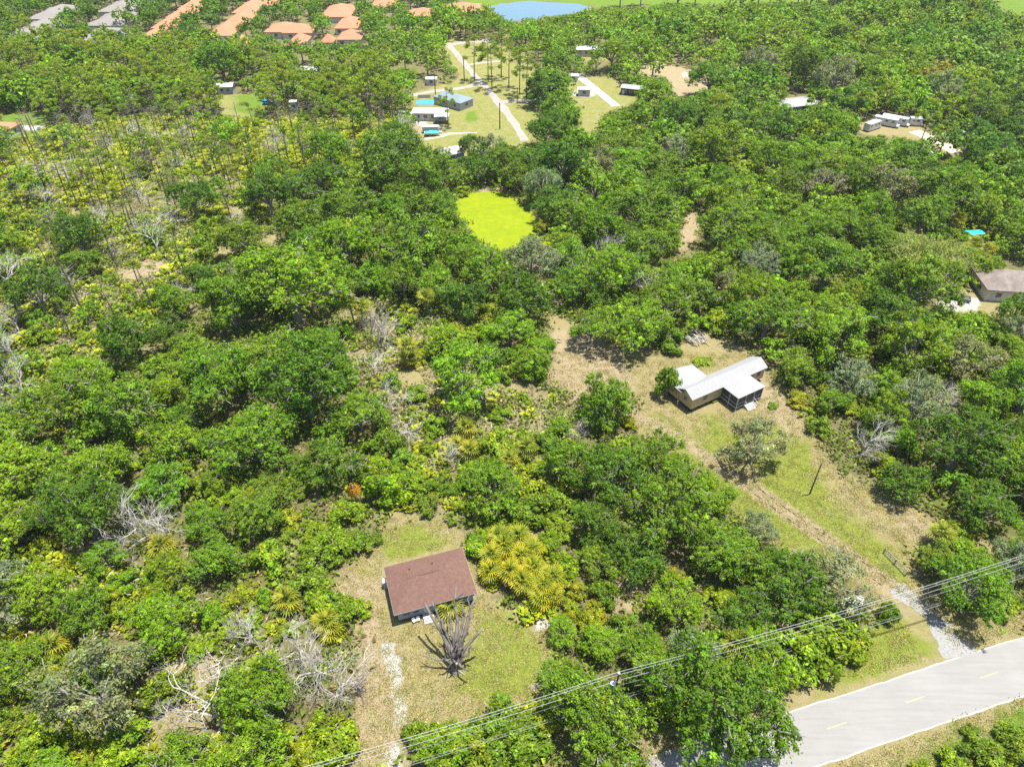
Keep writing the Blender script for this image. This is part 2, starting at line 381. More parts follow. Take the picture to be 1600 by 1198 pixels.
LOT_L = [(0, 178), (75, 176), (70, 210), (0, 222)]
PALMETTO = [(60, 205), (230, 180), (420, 190), (640, 178), (630, 225), (520, 268), (330, 315), (180, 345), (60, 310), (0, 300), (0, 245)]
PINEBAND = [(0, 75), (200, 90), (440, 110), (600, 130), (640, 180), (420, 190), (230, 180), (60, 205), (0, 215)]
SCRUB = [(0, 300), (180, 345), (330, 315), (400, 318), (445, 345), (440, 420), (330, 440), (250, 520), (180, 560), (90, 680), (0, 620)]
BRUSH = [(520, 520), (560, 470), (640, 470), (700, 500), (765, 560), (860, 600), (905, 650), (900, 690), (760, 700), (640, 690), (590, 620), (530, 580)]
BUSHES = [(545, 760), (600, 700), (700, 690), (900, 680), (880, 760), (850, 850), (890, 930), (870, 990), (770, 930), (745, 850), (700, 800), (630, 790), (580, 830)]
OPEN_E = [(195, 1060), (260, 1035), (340, 1020), (352, 1075), (320, 1130), (310, 1205), (250, 1205), (230, 1130)]
LOWLEFT = [(0, 860), (180, 880), (330, 940), (440, 960), (450, 1205), (0, 1205)]
FRINGE = [(870, 880), (1000, 900), (1120, 960), (1240, 1010), (1230, 1060), (1100, 1120), (880, 1150), (880, 1060)]
LOT_R = [(1335, 188), (1430, 183), (1445, 205), (1500, 235), (1490, 250), (1440, 225), (1400, 215), (1340, 212)]
PAD_R = [(1455, 470), (1500, 445), (1540, 462), (1600, 470), (1600, 495), (1500, 492)]
LOT_S = [(1000, 100), (1040, 98), (1100, 112), (1130, 120), (1105, 145), (1060, 155), (1040, 125), (1000, 120)]
HOUSE_L2 = [(900, 78), (960, 80), (975, 95), (915, 97)]
LAKE = [(765, 12), (780, 6), (830, 3), (905, 7), (925, 12), (890, 22), (840, 30), (800, 34), (785, 30)]
GOLF = [(700, -12), (1200, -14), (1300, -6), (1285, 6), (1090, 8), (930, 12), (905, 7), (830, 3), (780, 6), (765, 12), (740, 14)]
FIELD_R = [(1540, -10), (1800, -10), (1800, 32), (1600, 30), (1560, 16)]
GAPS = [(1000, 915, 16, 22), (985, 950, 18, 14), (1118, 975, 14, 20), (205, 430, 30, 14), (240, 415, 26, 12), (370, 330, 16, 9), (425, 375, 22, 10), (350, 392, 24, 10), (285, 520, 12, 8), (240, 545, 22, 8), (88, 640, 16, 22), (110, 690, 14, 12), (468, 505, 14, 10), (610, 805, 18, 10), (830, 822, 16, 16), (870, 505, 18, 14), (790, 460, 10, 7), (640, 590, 26, 14), (735, 600, 34, 18), (800, 605, 40, 12), (1350, 650, 16, 14), (1405, 655, 14, 12), (1555, 855, 30, 18), (1480, 560, 12, 8), (120, 330, 12, 8), (75, 385, 12, 8), (330, 300, 14, 6), (870, 470, 12, 8), (1035, 255, 12, 8), (1160, 268, 8, 5), (195, 700, 12, 8), (930, 1000, 14, 12), (1110, 1060, 10, 10), (860, 1020, 10, 10)]
GAPP = [[(x_ + a_ * math.cos(t_ * .785) * (1 + .2 * math.sin(3 * t_ + x_)), y_ + b_ * math.sin(t_ * .785)) for t_ in range(8)] for x_, y_, a_, b_ in GAPS]
VILLAZONE = [(-300, -15), (760, -15), (760, 22), (600, 75), (400, 78), (180, 80), (-300, 85)]
SHADY = [(880, 520), (1000, 540), (1060, 520), (1030, 590), (960, 600), (900, 590)]
RIGHT_SHADE = [(1195, 560), (1300, 560), (1340, 700), (1290, 700)]

# tree species: key -> (name, variants, category word)
def put_tree(x, y, kind, s=1., h=None, tint=(1, 1, 1), label='', group=None, rz=None, v=None, cat='tree', name=None, sz=None):
    tabs = {'oak': OAK, 'thin': THIN, 'dense': DENSE, 'bush': BUSH, 'pine': PINE, 'snag': SNAG}
    tb = tabs[kind]; e = tb[random.randrange(len(tb)) if v is None else v % len(tb)]
    names = {'oak': 'oak_tree', 'thin': 'oak_tree', 'dense': 'oak_tree', 'bush': 'shrub', 'pine': 'pine_tree', 'snag': 'dead_pine'}
    sz = s * (sz or random.uniform(.88, 1.2))
    wx = random.uniform(.86, 1.14) if kind != 'pine' else 1.0
    r = thing(name or names[kind], label, cat, (x, y, 0), random.uniform(0, 6.28) if rz is None else rz, group, (s * wx, s / wx, sz))
    if e[0] is not None:
        c = obj('crown', e[0], r); c.color = (*tint, 1)
    obj('trunk', e[1], r); return r
def put_bare(x, y, s=1., v=0, tab=None, label='', group=None, rz=None, rot=None):
    me = (tab or BARE)[v % len(tab or BARE)]
    r = thing('dead_tree', label, 'dead tree', (x, y, 0), rz if rz is not None else random.uniform(0, 6.28), group)
    o = obj('trunk', me, r, scale=(s, s, s));
    if rot: o.rotation_euler = rot
    return r
# ------------------------------------------------------------------ ground sheet
def axis(lo, mid0, mid1, hi, fine, grow):
    a = list(np.arange(mid0, mid1 + 1e-6, fine)); st = fine
    while a[-1] < hi: st *= grow; a.append(a[-1] + st)
    st = fine; b = []
    x = mid0
    while x > lo: st *= grow; x -= st; b.append(x)
    return np.array(b[::-1] + a)
gx = axis(-4000, -75, 110, 4000, 1.0, 1.05); gy = axis(-2500, 36, 140, 6000, 1.0, 1.03)
XX, YY = np.meshgrid(gx, gy); nx, ny = len(gx), len(gy)
vx, vy = XX.ravel(), YY.ravel()
gn = np.random.default_rng(3)
def soft(polys, j=1.0, k=6):
    acc = np.zeros(len(vx)); ok = vy > 20
    polys = [polys] if isinstance(polys[0][0], (int, float)) else polys
    for _ in range(k):
        ox, oy = gn.normal(0, j, 2); px, py = proj(vx + ox, vy + oy)
        for p in polys: acc += inpoly(px, py, p) & ok
    return np.clip(acc / k, 0, 1)
def near_line(pts, wid, fade=.6):
    P_ = [at(*q) for q in pts]; d = np.full(len(vx), 1e9)
    for a, b in zip(P_, P_[1:]):
        ax, ay, bx, by = a.x, a.y, b.x, b.y; l2 = (bx - ax) ** 2 + (by - ay) ** 2
        t = np.clip(((vx - ax) * (bx - ax) + (vy - ay) * (by - ay)) / l2, 0, 1)
        d = np.minimum(d, np.hypot(vx - ax - t * (bx - ax), vy - ay - t * (by - ay)))
    return np.clip((wid / 2 + fade - d) / fade, 0, 1)
openm = soft([YARD_A, YARD_B, VERGE, LOT_C, LOT_D, LOT_H, LOT_R, PAD_R, LOT_S, HOUSE_L2, TRACK_G, OPEN_E, ROAD_ZONE, *GAPP])
green = soft([[(585, 850), (650, 815), (735, 870), (740, 900), (700, 858), (600, 885)],
              [(745, 950), (800, 970), (868, 1025), (850, 1085), (760, 1100), (715, 1090), (720, 1040), (745, 1010)],
              [(1190, 700), (1255, 690), (1310, 790), (1400, 860), (1430, 915), (1385, 920), (1330, 850), (1240, 790), (1190, 760)],
              [(1120, 740), (1180, 770), (1290, 850), (1240, 860), (1150, 800)],
              [(1095, 655), (1140, 650), (1150, 700), (1110, 700)],
              [(1090, 570), (1100, 566), (1125, 575), (1105, 586)],
              [(1000, 655), (1030, 650), (1100, 690), (1200, 760), (1330, 850), (1400, 915), (1320, 890), (1190, 810), (1090, 735)], [(1130, 690), (1250, 640), (1262, 700), (1200, 740)],
              [(1300, 1010), (1400, 960), (1480, 1020), (1380, 1060), (1290, 1090)]], 1.5) * .97
green = np.maximum(green, soft([LOT_C, LOT_D, LOT_S, HOUSE_L2, LOT_H], 1.5) * .52)
lush = soft([LOT_L, [(360, 150), (416, 150), (410, 178), (370, 180)], [(728, 172), (745, 172), (744, 192), (722, 190)], [(985, 128), (1010, 120), (1005, 145), (975, 148)],
             GOLF, FIELD_R, [(200, 20), (240, 15), (225, 40)], [(0, 58), (60, 50), (0, 75)], [(1600, 1100), (1750, 1000), (1750, 1300), (1300, 1300), (1430, 1180)]], 1.5)
sand = soft([[(545, 880), (600, 900), (600, 990), (625, 1040), (640, 1198), (540, 1198), (570, 1050), (560, 980), (520, 920)],
             [(865, 520), (910, 500), (960, 545), (1000, 600), (985, 650), (900, 640), (860, 605)],
             [(1160, 590), (1230, 600), (1270, 690), (1230, 680), (1190, 640)], [(1370, 790), (1460, 808), (1500, 850), (1430, 850)],
             [(1240, 1040), (1330, 1000), (1350, 1020), (1240, 1075)], TRACK_G, [(1150, 735), (1190, 735), (1200, 755), (1170, 755)],
             [(960, 900), (1010, 880), (1000, 960), (940, 980)], [(1340, 950), (1380, 940), (1370, 980)],
             [(640, 195), (700, 195), (690, 215), (650, 215)], LOT_S, [(190, 420), (250, 400), (300, 440), (220, 470)], [(930, 1140), (1020, 1110), (1040, 1160), (960, 1180)]], 1.6) * .85
sand = np.maximum(sand, near_line([(990, 648), (1040, 672), (1095, 708), (1180, 765), (1310, 855), (1400, 922)], 2.8, .5) * 1.1)
shell = np.maximum(soft([[(598, 1008), (610, 1012), (622, 1050), (616, 1062), (603, 1040)], [(617, 1100), (632, 1104), (630, 1132), (614, 1134)], [(606, 1056), (620, 1060), (626, 1100), (614, 1100)], [(604, 1165), (624, 1165), (630, 1210), (598, 1210)],
                         [(825, 955), (850, 962), (856, 985), (840, 990)], [(870, 1000), (884, 1000), (884, 1012)], [(825, 1070), (842, 1068), (842, 1078), (828, 1078)], [(596, 1000), (612, 1004), (628, 1060), (616, 1070), (600, 1040)]], .25),
                   soft([[(1460, 474), (1500, 462), (1536, 468), (1530, 486), (1490, 487)], [(650, 185), (672, 186), (664, 200), (648, 196)], [(1068, 114), (1094, 113), (1090, 122), (1064, 121)]], .4))
bare = soft([[(1060, 118), (1098, 116), (1090, 150), (1064, 146)], [(1400, 150), (1240, 152), (1200, 160), (1210, 140)]], 1.) * .5
grass_a = np.stack([green, sand, shell, openm], 1); grass_b = np.stack([lush, soft(PALMETTO, 4.), soft(SCRUB, 4.), np.maximum(soft(BRUSH, 3.), soft(BUSHES, 3.))], 1)
idx = np.arange(nx * ny).reshape(ny, nx)
GF = np.stack([idx[:-1, :-1].ravel(), idx[:-1, 1:].ravel(), idx[1:, 1:].ravel(), idx[1:, :-1].ravel()], 1)
vz = np.zeros(len(vx)); 
m, N, L, b = mat('ground_cover')
def attr(n):
    a = N.new('ShaderNodeAttribute'); a.attribute_name = n; s = N.new('ShaderNodeSeparateColor'); L.new(a.outputs[0], s.inputs[0]); return s.outputs[0], s.outputs[1], s.outputs[2], a.outputs['Alpha']
ag, as_, ash, ao = attr('cover_a'); al, ap, asc, abr = attr('cover_b')
geo = N.new('ShaderNodeNewGeometry'); PO = geo.outputs['Position']
n1 = noise(N, L, PO, .12, 6, .65, .32, .68); n2 = noise(N, L, PO, .9, 5, .7, .3, .7); n3 = noise(N, L, PO, 5., 3, .7, .3, .7); n4 = noise(N, L, PO, .35, 5, .7, .3, .7)
def edge(mask, nz, gain=2.2):   # ragged edge: mask + noise - .5
    a = math_(N, L, 'ADD', mask, math_(N, L, 'MULTIPLY', math_(N, L, 'SUBTRACT', nz, .5), .75))
    return math_(N, L, 'ADD', math_(N, L, 'MULTIPLY', math_(N, L, 'SUBTRACT', a, .5), gain), .5, True)
litter = mixc(N, L, n2, (.20, .16, .08), (.34, .27, .165)); litter = mixc(N, L, n4, litter, (.12, .145, .03))
dry = mixc(N, L, n2, (.31, .255, .125), (.42, .35, .19)); dry = mixc(N, L, math_(N, L, 'MULTIPLY', n4, .45), dry, (.27, .255, .06))
grn = mixc(N, L, n2, (.185, .25, .022), (.26, .30, .045)); snd = mixc(N, L, n2, (.36, .275, .165), (.46, .37, .24))
brush = mixc(N, L, n2, (.24, .215, .09), (.40, .33, .20)); scr = mixc(N, L, n4, (.30, .245, .165), (.18, .20, .04)); pal = mixc(N, L, n2, (.16, .20, .02), (.28, .26, .10))
lsh = mixc(N, L, n4, (.12, .22, .02), (.19, .27, .035))
col = mixc(N, L, edge(abr, n4), litter, brush); col = mixc(N, L, edge(asc, n1), col, scr); col = mixc(N, L, edge(ap, n1), col, pal)
col = mixc(N, L, edge(ao, n4, 3), col, dry); col = mixc(N, L, math_(N, L, 'MULTIPLY', edge(ag, n4, 1.5), .9), col, grn)
col = mixc(N, L, math_(N, L, 'MULTIPLY', edge(as_, n1, 1.6), .9), col, snd); col = mixc(N, L, edge(al, n1), col, lsh); col = mixc(N, L, edge(ash, n2, 2.2), col, (.50, .48, .43))
speck = math_(N, L, 'MULTIPLY', n3, .35); col = mixc(N, L, speck, col, mixc(N, L, 1., col, (.5, .5, .45), 'MULTIPLY'))
col = mixc(N, L, 1., col, (.80, .80, .80), 'MULTIPLY'); L.new(col, b.inputs['Base Color']); b.inputs['Roughness'].default_value = .95; b.inputs['Specular IOR Level'].default_value = .1
bp = N.new('ShaderNodeBump'); bp.inputs['Strength'].default_value = .8; bp.inputs['Distance'].default_value = .25
L.new(math_(N, L, 'ADD', n3, n2), bp.inputs['Height']); L.new(bp.outputs[0], b.inputs['Normal'])
tag(obj('ground', mk('ground', np.stack([vx, vy, vz], 1), GF, m, attrs={'cover_a': grass_a, 'cover_b': grass_b})), kind='structure')

# ------------------------------------------------------------------ roads, tracks, pads: sheets with ragged edges
def strip(name, pts, wid, m_, z, jit=.12, step=1.2, kind='structure', taper=None):
    P_ = [at(*q) for q in pts]; seg = [(b_ - a).length for a, b_ in zip(P_, P_[1:])]; tot = sum(seg); n = max(2, int(tot / step)); V = []
    g = np.random.default_rng(len(V) + int(tot * 10)); ja = jb = 0
    for i in range(n + 1):
        s = tot * i / n; k = 0
        while k < len(seg) - 1 and s > seg[k]: s -= seg[k]; k += 1
        p = P_[k].lerp(P_[k + 1], min(1, s / seg[k])); k0 = max(0, k - (1 if s < seg[k] / 2 else 0)); d0 = (P_[min(k0 + 1, len(P_) - 1)] - P_[k0]).normalized(); d1 = (P_[k + 1] - P_[k]).normalized()
        d = (d0 + d1).normalized(); nrm = Vector((-d.y, d.x, 0)); w = (wid if taper is None else wid + (taper - wid) * (i / n) ** 2)
        ja = ja * .6 + g.normal(0, jit); jb = jb * .6 + g.normal(0, jit)
        a = p + nrm * (w / 2 + ja); c = p - nrm * (w / 2 + jb); V += [(a.x, a.y, z), (c.x, c.y, z)]
    F = np.array([(2 * i, 2 * i + 1, 2 * i + 3, 2 * i + 2) for i in range(n)])
    return tag(obj(name, mk(name, np.array(V), F[:, ::-1] if V[0][0] else F, m_)), kind=kind)
def road_mat(name, a, c, ang):
    m_, N_, L_, b_ = mat(name); g_ = N_.new('ShaderNodeNewGeometry'); mp = N_.new('ShaderNodeMapping'); mp.inputs['Rotation'].default_value = (0, 0, -ang); mp.inputs['Scale'].default_value = (.08, 1.1, 1)
    mp.vector_type = 'POINT'; L_.new(g_.outputs['Position'], mp.inputs[0])
    st = noise(N_, L_, mp.outputs[0], 1.6, 4, .6); f = noise(N_, L_, g_.outputs['Position'], 7, 3, .6); h = noise(N_, L_, g_.outputs['Position'], .25, 4, .6)
    c_ = mixc(N_, L_, st, a, c); c_ = mixc(N_, L_, math_(N_, L_, 'MULTIPLY', f, .25), c_, tuple(x * .8 for x in a)); c_ = mixc(N_, L_, math_(N_, L_, 'MULTIPLY', h, .35), c_, tuple(min(1, x * 1.1) for x in c))
    big = noise(N_, L_, g_.outputs['Position'], .09, 5, .7, .45, .62); c_ = mixc(N_, L_, math_(N_, L_, 'MULTIPLY', big, .15), c_, (.125, .122, .115))
    L_.new(c_, b_.inputs['Base Color']); b_.inputs['Roughness'].default_value = .85; b_.inputs['Specular IOR Level'].default_value = .2; return m_
rA, rB = at(1232, 1160), at(1600, 1038); road_ang = math.atan2(rB.y - rA.y, rB.x - rA.x)
M['road'] = road_mat('worn_asphalt', (.170, .165, .153), (.212, .206, .192), road_ang)
M['shoulder'] = plain('shell_shoulder', (.36, .34, .30), .9, .2, 2, bump=.3)
rd = Vector((math.cos(road_ang), math.sin(road_ang), 0)); rn = Vector((-rd.y, rd.x, 0))
r1, r2, r3, r4 = at(1232, 1111), at(1600, 997), at(1290, 1198), at(1600, 1080)
off = ((r1 + r2) / 2 - rA).dot(rn); off2 = ((r3 + r4) / 2 - rA).dot(rn); rw = off - off2; rc = rA + rn * (off + off2) / 2
def road_sheet(name, w, m_, z, jit, c=rc):
    g = np.random.default_rng(5); n = 420; V = []; ja = jb = 0
    for i in range(n + 1):
        p = c + rd * (-130 + i * .8); ja = ja * .7 + g.normal(0, jit); jb = jb * .7 + g.normal(0, jit)
        for q in (p + rn * (w / 2 + ja), p - rn * (w / 2 + jb)): V.append((q.x, q.y, z))
    return tag(obj(name, mk(name, np.array(V), np.array([(2 * i, 2 * i + 1, 2 * i + 3, 2 * i + 2) for i in range(n)])[:, [0, 1, 2, 3]], m_)), kind='structure')
road_sheet('road_shoulder', rw + .3, M['shoulder'], .006, .045)
road_sheet('road', rw - .1, M['road'], .012, .03)
m, N, L, b = mat('faded_yellow_paint'); tc = N.new('ShaderNodeTexCoord')
L.new(mixc(N, L, noise(N, L, tc.outputs['Object'], 3, 4, .7, .4, .6), (.32, .245, .09), (.21, .20, .17)), b.inputs['Base Color']); b.inputs['Roughness'].default_value = .8
dc = at(1307.5, 1133)
for k in range(-3, 6):
    q = dc + rd * 12.19 * k; mb = MB().box(-1.5, 1.5, -.075, .075, 0, .003)
    o = mb.build('road_marking', m); o.location = (q.x, q.y, .0165); o.rotation_euler[2] = road_ang; tag(o, kind='structure')
M['gravel'] = plain('grey_gravel', (.24, .235, .22), .95, .25, 3, bump=.3, bscale=6)
M['dirtroad'] = plain('pale_limerock', (.29, .26, .225), .9, .15, .4, bump=.3)
strip('gravel_driveway', [(1398, 917), (1425, 938), (1455, 962), (1480, 992), (1502, 1026)], 2.6, M['gravel'], .009, .22, .7, taper=5.2)
strip('dirt_road', [(699, 69), (711, 82), (745, 121), (782, 163), (802, 191), (822, 220)], 3.0, M['dirtroad'], .012, .25, 3)
strip('dirt_track', [(752, 131), (722, 138), (687, 141), (662, 146), (640, 150)], 3.6, M['dirtroad'], .008, .25, 3)
strip('dirt_track', [(782, 160), (797, 158), (822, 159), (840, 158)], 4.0, M['dirtroad'], .008, .3, 3)
strip('dirt_track', [(699, 70), (728, 66), (770, 64.5)], 4.5, M['dirtroad'], .008, .3, 4)
strip('dirt_track', [(728, 102), (760, 98), (782, 96)], 2.5, M['dirtroad'], .008, .3, 4)
strip('dirt_track', [(664, 218), (700, 209), (745, 207)], 1.6, plain('dirt_wheel_track', (.42, .37, .28), .95, .2, .5), .008, .3, 3)
strip('dirt_track', [(1428, 205), (1450, 214), (1480, 228), (1500, 240)], 5, plain('sandy_lane', (.50, .43, .30), .95, .2, .5), .008, .5, 4)
strip('paved_driveway', [(900, 116), (930, 139), (963, 166)], 3.6, plain('grey_paving', (.40, .42, .42), .8, .1, .5), .012, .05, 4)
strip('pavement', [(25, 200), (68, 201)], 5, M['concrete'], .012, .1, 4)
def disc(name, px, py, r, m_, z, kind='structure'):
    c = at(px, py); a = np.linspace(0, 2 * np.pi, 24, endpoint=False); V = np.stack([c.x + r * np.cos(a) * (1 + .06 * np.sin(5 * a)), c.y + r * np.sin(a), np.full(24, z)], 1)
    me = bpy.data.meshes.new(name); me.from_pydata(V.tolist(), [], [tuple(range(24))]); me.materials.append(m_); return tag(obj(name, me), kind=kind)
disc('sand_pad', 912, 146, 5.5, M['dirtroad'], .008)
disc('sand_pad', 897, 121, 4.2, M['dirtroad'], .008)
# ruts beside the track: shallow clods of turned dark soil
M['soil'] = plain('turned_soil', (.10, .08, .06), .95, .3, 6)

# ------------------------------------------------------------------ water
def sheet(name, poly, z, m_, kind='structure', sub=3, jit=.5):
    P_ = [at(*q) for q in poly]; V = []
    g = np.random.default_rng(9)
    for a, b_ in zip(P_, P_[1:] + P_[:1]):
        for t in range(sub): q = a.lerp(b_, t / sub); V.append((q.x + g.normal(0, jit), q.y + g.normal(0, jit), z))
    me = bpy.data.meshes.new(name); me.from_pydata(V, [], [tuple(range(len(V)))]); me.materials.append(m_); return tag(obj(name, me), kind=kind)
m, N, L, b = mat('duckweed'); g_ = N.new('ShaderNodeNewGeometry'); a1 = noise(N, L, g_.outputs['Position'], .13, 6, .7); a2 = noise(N, L, g_.outputs['Position'], .5, 8, .75)
c_ = mixc(N, L, a1, (.165, .21, .003), (.215, .245, .004)); c_ = mixc(N, L, math_(N, L, 'MULTIPLY', a2, .65), c_, (.09, .14, .01)); L.new(c_, b.inputs['Base Color']); b.inputs['Roughness'].default_value = .7; b.inputs['Specular IOR Level'].default_value = .06
M['bank'] = plain('muddy_bank', (.20, .15, .10), .95, .4, .4)
cx_, cy_ = 782, 344; sheet('pond_bank', [(cx_ + (x_ - cx_) * 1.07, cy_ + (y_ - cy_) * 1.13 - 1) for x_, y_ in POND], .008, M['bank'], jit=.9)
sheet('pond_water', POND, .02, m, jit=.35)
m, N, L, b = mat('lake'); b.inputs['Base Color'].default_value = (.06, .12, .15, 1); b.inputs['Roughness'].default_value = .12
bp = N.new('ShaderNodeBump'); bp.inputs['Strength'].default_value = .25; g_ = N.new('ShaderNodeNewGeometry'); L.new(noise(N, L, g_.outputs['Position'], 1.0, 3), bp.inputs['Height']); L.new(bp.outputs[0], b.inputs['Normal'])
sheet('lake_water', LAKE, .02, m, jit=1)

# ------------------------------------------------------------------ buildings
def facing(o, frm, to): d = to - frm; o.rotation_euler[2] = math.atan2(d.y, d.x)
def slab_roof(mb, quad, th=.12):
    q = [Vector(v) for v in quad]; n = (q[1] - q[0]).cross(q[2] - q[0]).normalized()
    if n.z < 0: n = -n
    V = [tuple(v) for v in q] + [tuple(v - Vector((0, 0, th))) for v in q]; k = len(q)
    mb.add(V, [tuple(range(k)), tuple(range(k, 2 * k))[::-1]] + [(i, k + i, k + (i + 1) % k, (i + 1) % k) for i in range(k)])
def window(par, x, y, z, w, h, nrm, fm=None, bars=1):
    """frame with pane under it, on a wall whose outward normal is along +-x or +-y"""
    o = MB(); t = .05; d = .05
    for (a0, a1, b0, b1) in ((-w / 2, w / 2, h / 2 - t, h / 2), (-w / 2, w / 2, -h / 2, -h / 2 + t), (-w / 2, -w / 2 + t, -h / 2 + t, h / 2 - t), (w / 2 - t, w / 2, -h / 2 + t, h / 2 - t), (-w / 2 + t, w / 2 - t, -.02, .02)):
        o.box(a0, a1, -d, 0, b0, b1)
    f = o.build('window', fm or M['white'], par); f.location = (x, y, z); f.rotation_euler[2] = nrm
    p = MB().box(-w / 2 + t, w / 2 - t, -.02, 0, -h / 2 + t, h / 2 - t).build('pane', M['glass'], f); return f
def door(par, x, y, z, w, h, nrm, m_=None):
    f = MB().box(-w / 2, w / 2, -.06, 0, 0, h).build('door', m_ or M['white'], par); f.location = (x, y, z); f.rotation_euler[2] = nrm
    MB().box(w / 2 - .15, w / 2 - .08, -.11, -.062, h * .45, h * .45 + .12).build('handle', M['steel'], f); return f
def hip(mb, L_, W_, z0, z1, hipd=None):
    a, c = L_ / 2, W_ / 2; h = min(a - .3, c if hipd is None else hipd); r0, r1_ = (-a + h, 0, z1), (a - h, 0, z1)
    e = [(-a, -c, z0), (a, -c, z0), (a, c, z0), (-a, c, z0)]; V = e + [r0, r1_] + [(x, y, z - .16) for x, y, z in e]
    mb.add(V, [(0, 1, 5, 4), (1, 2, 5), (2, 3, 4, 5), (3, 0, 4), (0, 6, 7, 1), (1, 7, 8, 2), (2, 8, 9, 3), (3, 9, 6, 0), (9, 8, 7, 6)])

# the house with the brown hipped roof; local x runs along its long side
NW, NE, SE, SW = at(600, 886, 2.75), at(721, 855, 2.75), at(747, 925, 2.75), at(615, 961, 2.75)
c = (NW + NE + SE + SW) / 4; u = ((NE - NW) + (SE - SW)).normalized(); L1 = ((NE - NW).length + (SE - SW).length) / 2; W1 = ((NE - SE).length + (NW - SW).length) / 2
h1 = thing('brown_house', 'small grey-blue house under a reddish-brown hipped shingle roof in the sandy clearing', 'house', (c.x, c.y, 0), math.atan2(u.y, u.x))
mb = MB(); hip(mb, L1, W1, 2.75, 4.5, 4.3); rf = mb.build('roof', M['shingle'], h1)
MB().box(-1.6, 1.6, -.09, .09, 4.48, 4.545).build('ridge_vent', M['trim'] if 0 else plain('ridge_cap_brown', (.12, .06, .05), .9, .2), rf)
for vx_, vy_ in ((-2.6, 2.0), (.9, 2.0)):
    z_ = 2.75 + (W1 / 2 - vy_) * (1.75 / (W1 / 2)); MB().tube([(vx_, vy_, z_ - .1), (vx_, vy_, z_ + .35)], .09, 8).build('vent_pipe', M['dark'], rf)
fb = MB(); a_, c_ = L1 / 2, W1 / 2
for q in ((-a_ - .02, a_ + .02, -c_ - .02, -c_ + .02), (-a_ - .02, a_ + .02, c_ - .02, c_ + .02), (-a_ - .02, -a_ + .02, -c_ + .02, c_ - .02), (a_ - .02, a_ + .02, -c_ + .02, c_ - .02)): fb.box(*q, 2.56, 2.73)
fb.build('fascia', M['trim'], rf)
a, w_ = L1 / 2 - .55, W1 / 2 - .55
MB().box(-a, a, -w_, w_, .35, 2.6).build('wall', M['bluewall'], h1)
MB().box(-a + .03, a - .03, -w_ + .03, w_ - .03, -.1, .35).build('foundation', M['dark'], h1)
for x_, ww in ((-4.4, 1.1), (-2.9, .9), (.6, 1.2), (2.6, 1.2), (4.5, 1.0)): window(h1, x_, -w_, 1.7, ww, 1.1, 0)
for y_ in (-1.8, 1.9): window(h1, a, y_, 1.7, 1.1, 1.1, R(90)); window(h1, -a, y_, 1.7, 1.1, 1.1, R(-90))
door(h1, -1.35, -w_, .37, .95, 2.0, 0)
ac = MB().box(-.35, .35, -.3, .3, 1.1, 1.6); acu = ac.build('window_air_conditioner', M['white'], h1); acu.location = (a + .3, -w_ + 1.2, 0)
st = MB().box(-.8, .8, -.9, 0, .0, .37).build('porch_step', M['concrete'], h1); st.location = (-1.35, -w_ - .005, 0)
st = MB().box(-.8, .8, -.35, 0, .0, .25).build('porch_step', M['concrete'], h1); st.location = (-1.35, -w_ - .91, 0)
st = MB().box(-.8, .8, -.35, 0, .0, .12).build('porch_step', M['concrete'], h1); st.location = (-1.35, -w_ - 1.265, 0)
hx = lambda x, y, z=0: h1.matrix_basis @ Vector((x, y, z))
bpy.context.view_layer.update()
q = hx(-L1 / 2 - .1, W1 / 2 - 1.5)
t = thing('water_tank', 'white boxed water softener and lid beside the west wall of the brown-roofed house', 'tank', (q.x, q.y, 0), h1.rotation_euler[2])
MB().box(-.45, .45, -.4, .4, 0, 1.5).build('housing', M['white'], t, bevel=.04); MB().box(-.5, .5, -.45, .45, 1.503, 1.62).build('lid', M['white'], t, bevel=.03); MB().tube([(-.45, 0, .4), (-.9, 0, .4), (-.9, 0, -.05)], .04, 6).build('pipe', M['steel'], t)
for (x_, y_, s_, lb) in ((1.0, -w_ - .9, .32, 'black plant pot beside the steps of the brown-roofed house'),):
    q = hx(x_, y_); t = thing('plant_pot', lb, 'pot', (q.x, q.y, 0)); mb = MB(); mb.tube([(0, 0, 0), (0, 0, .35), (0, 0, .4)], [.22, .32, .34], 12); mb.build('pot', M['black'], t); MB().tube([(0, 0, .385), (0, 0, .405)], .29, 12).build('soil', M['soil'], t)
for i, (x_, y_) in enumerate(((-2.9, -w_ - .7), (-3.5, -w_ - .75))):
    q = hx(x_, y_); t = thing('garden_chair', ['white plastic garden chair next to the steps of the brown-roofed house', 'second white plastic garden chair, the one farther from the steps'][i], 'chair', (q.x, q.y, 0), h1.rotation_euler[2] + .4 * i)
    MB().box(-.25, .25, -.25, .25, .40, .44).build('seat', M['white'], t); MB().box(-.25, .25, .21, .25, .443, .85).build('backrest', M['white'], t)
    for sx in (-.22, .22):
        for sy in (-.22, .22): MB().box(sx - .025, sx + .025, sy - .025, sy + .025, 0, .398).build('leg', M['white'], t)

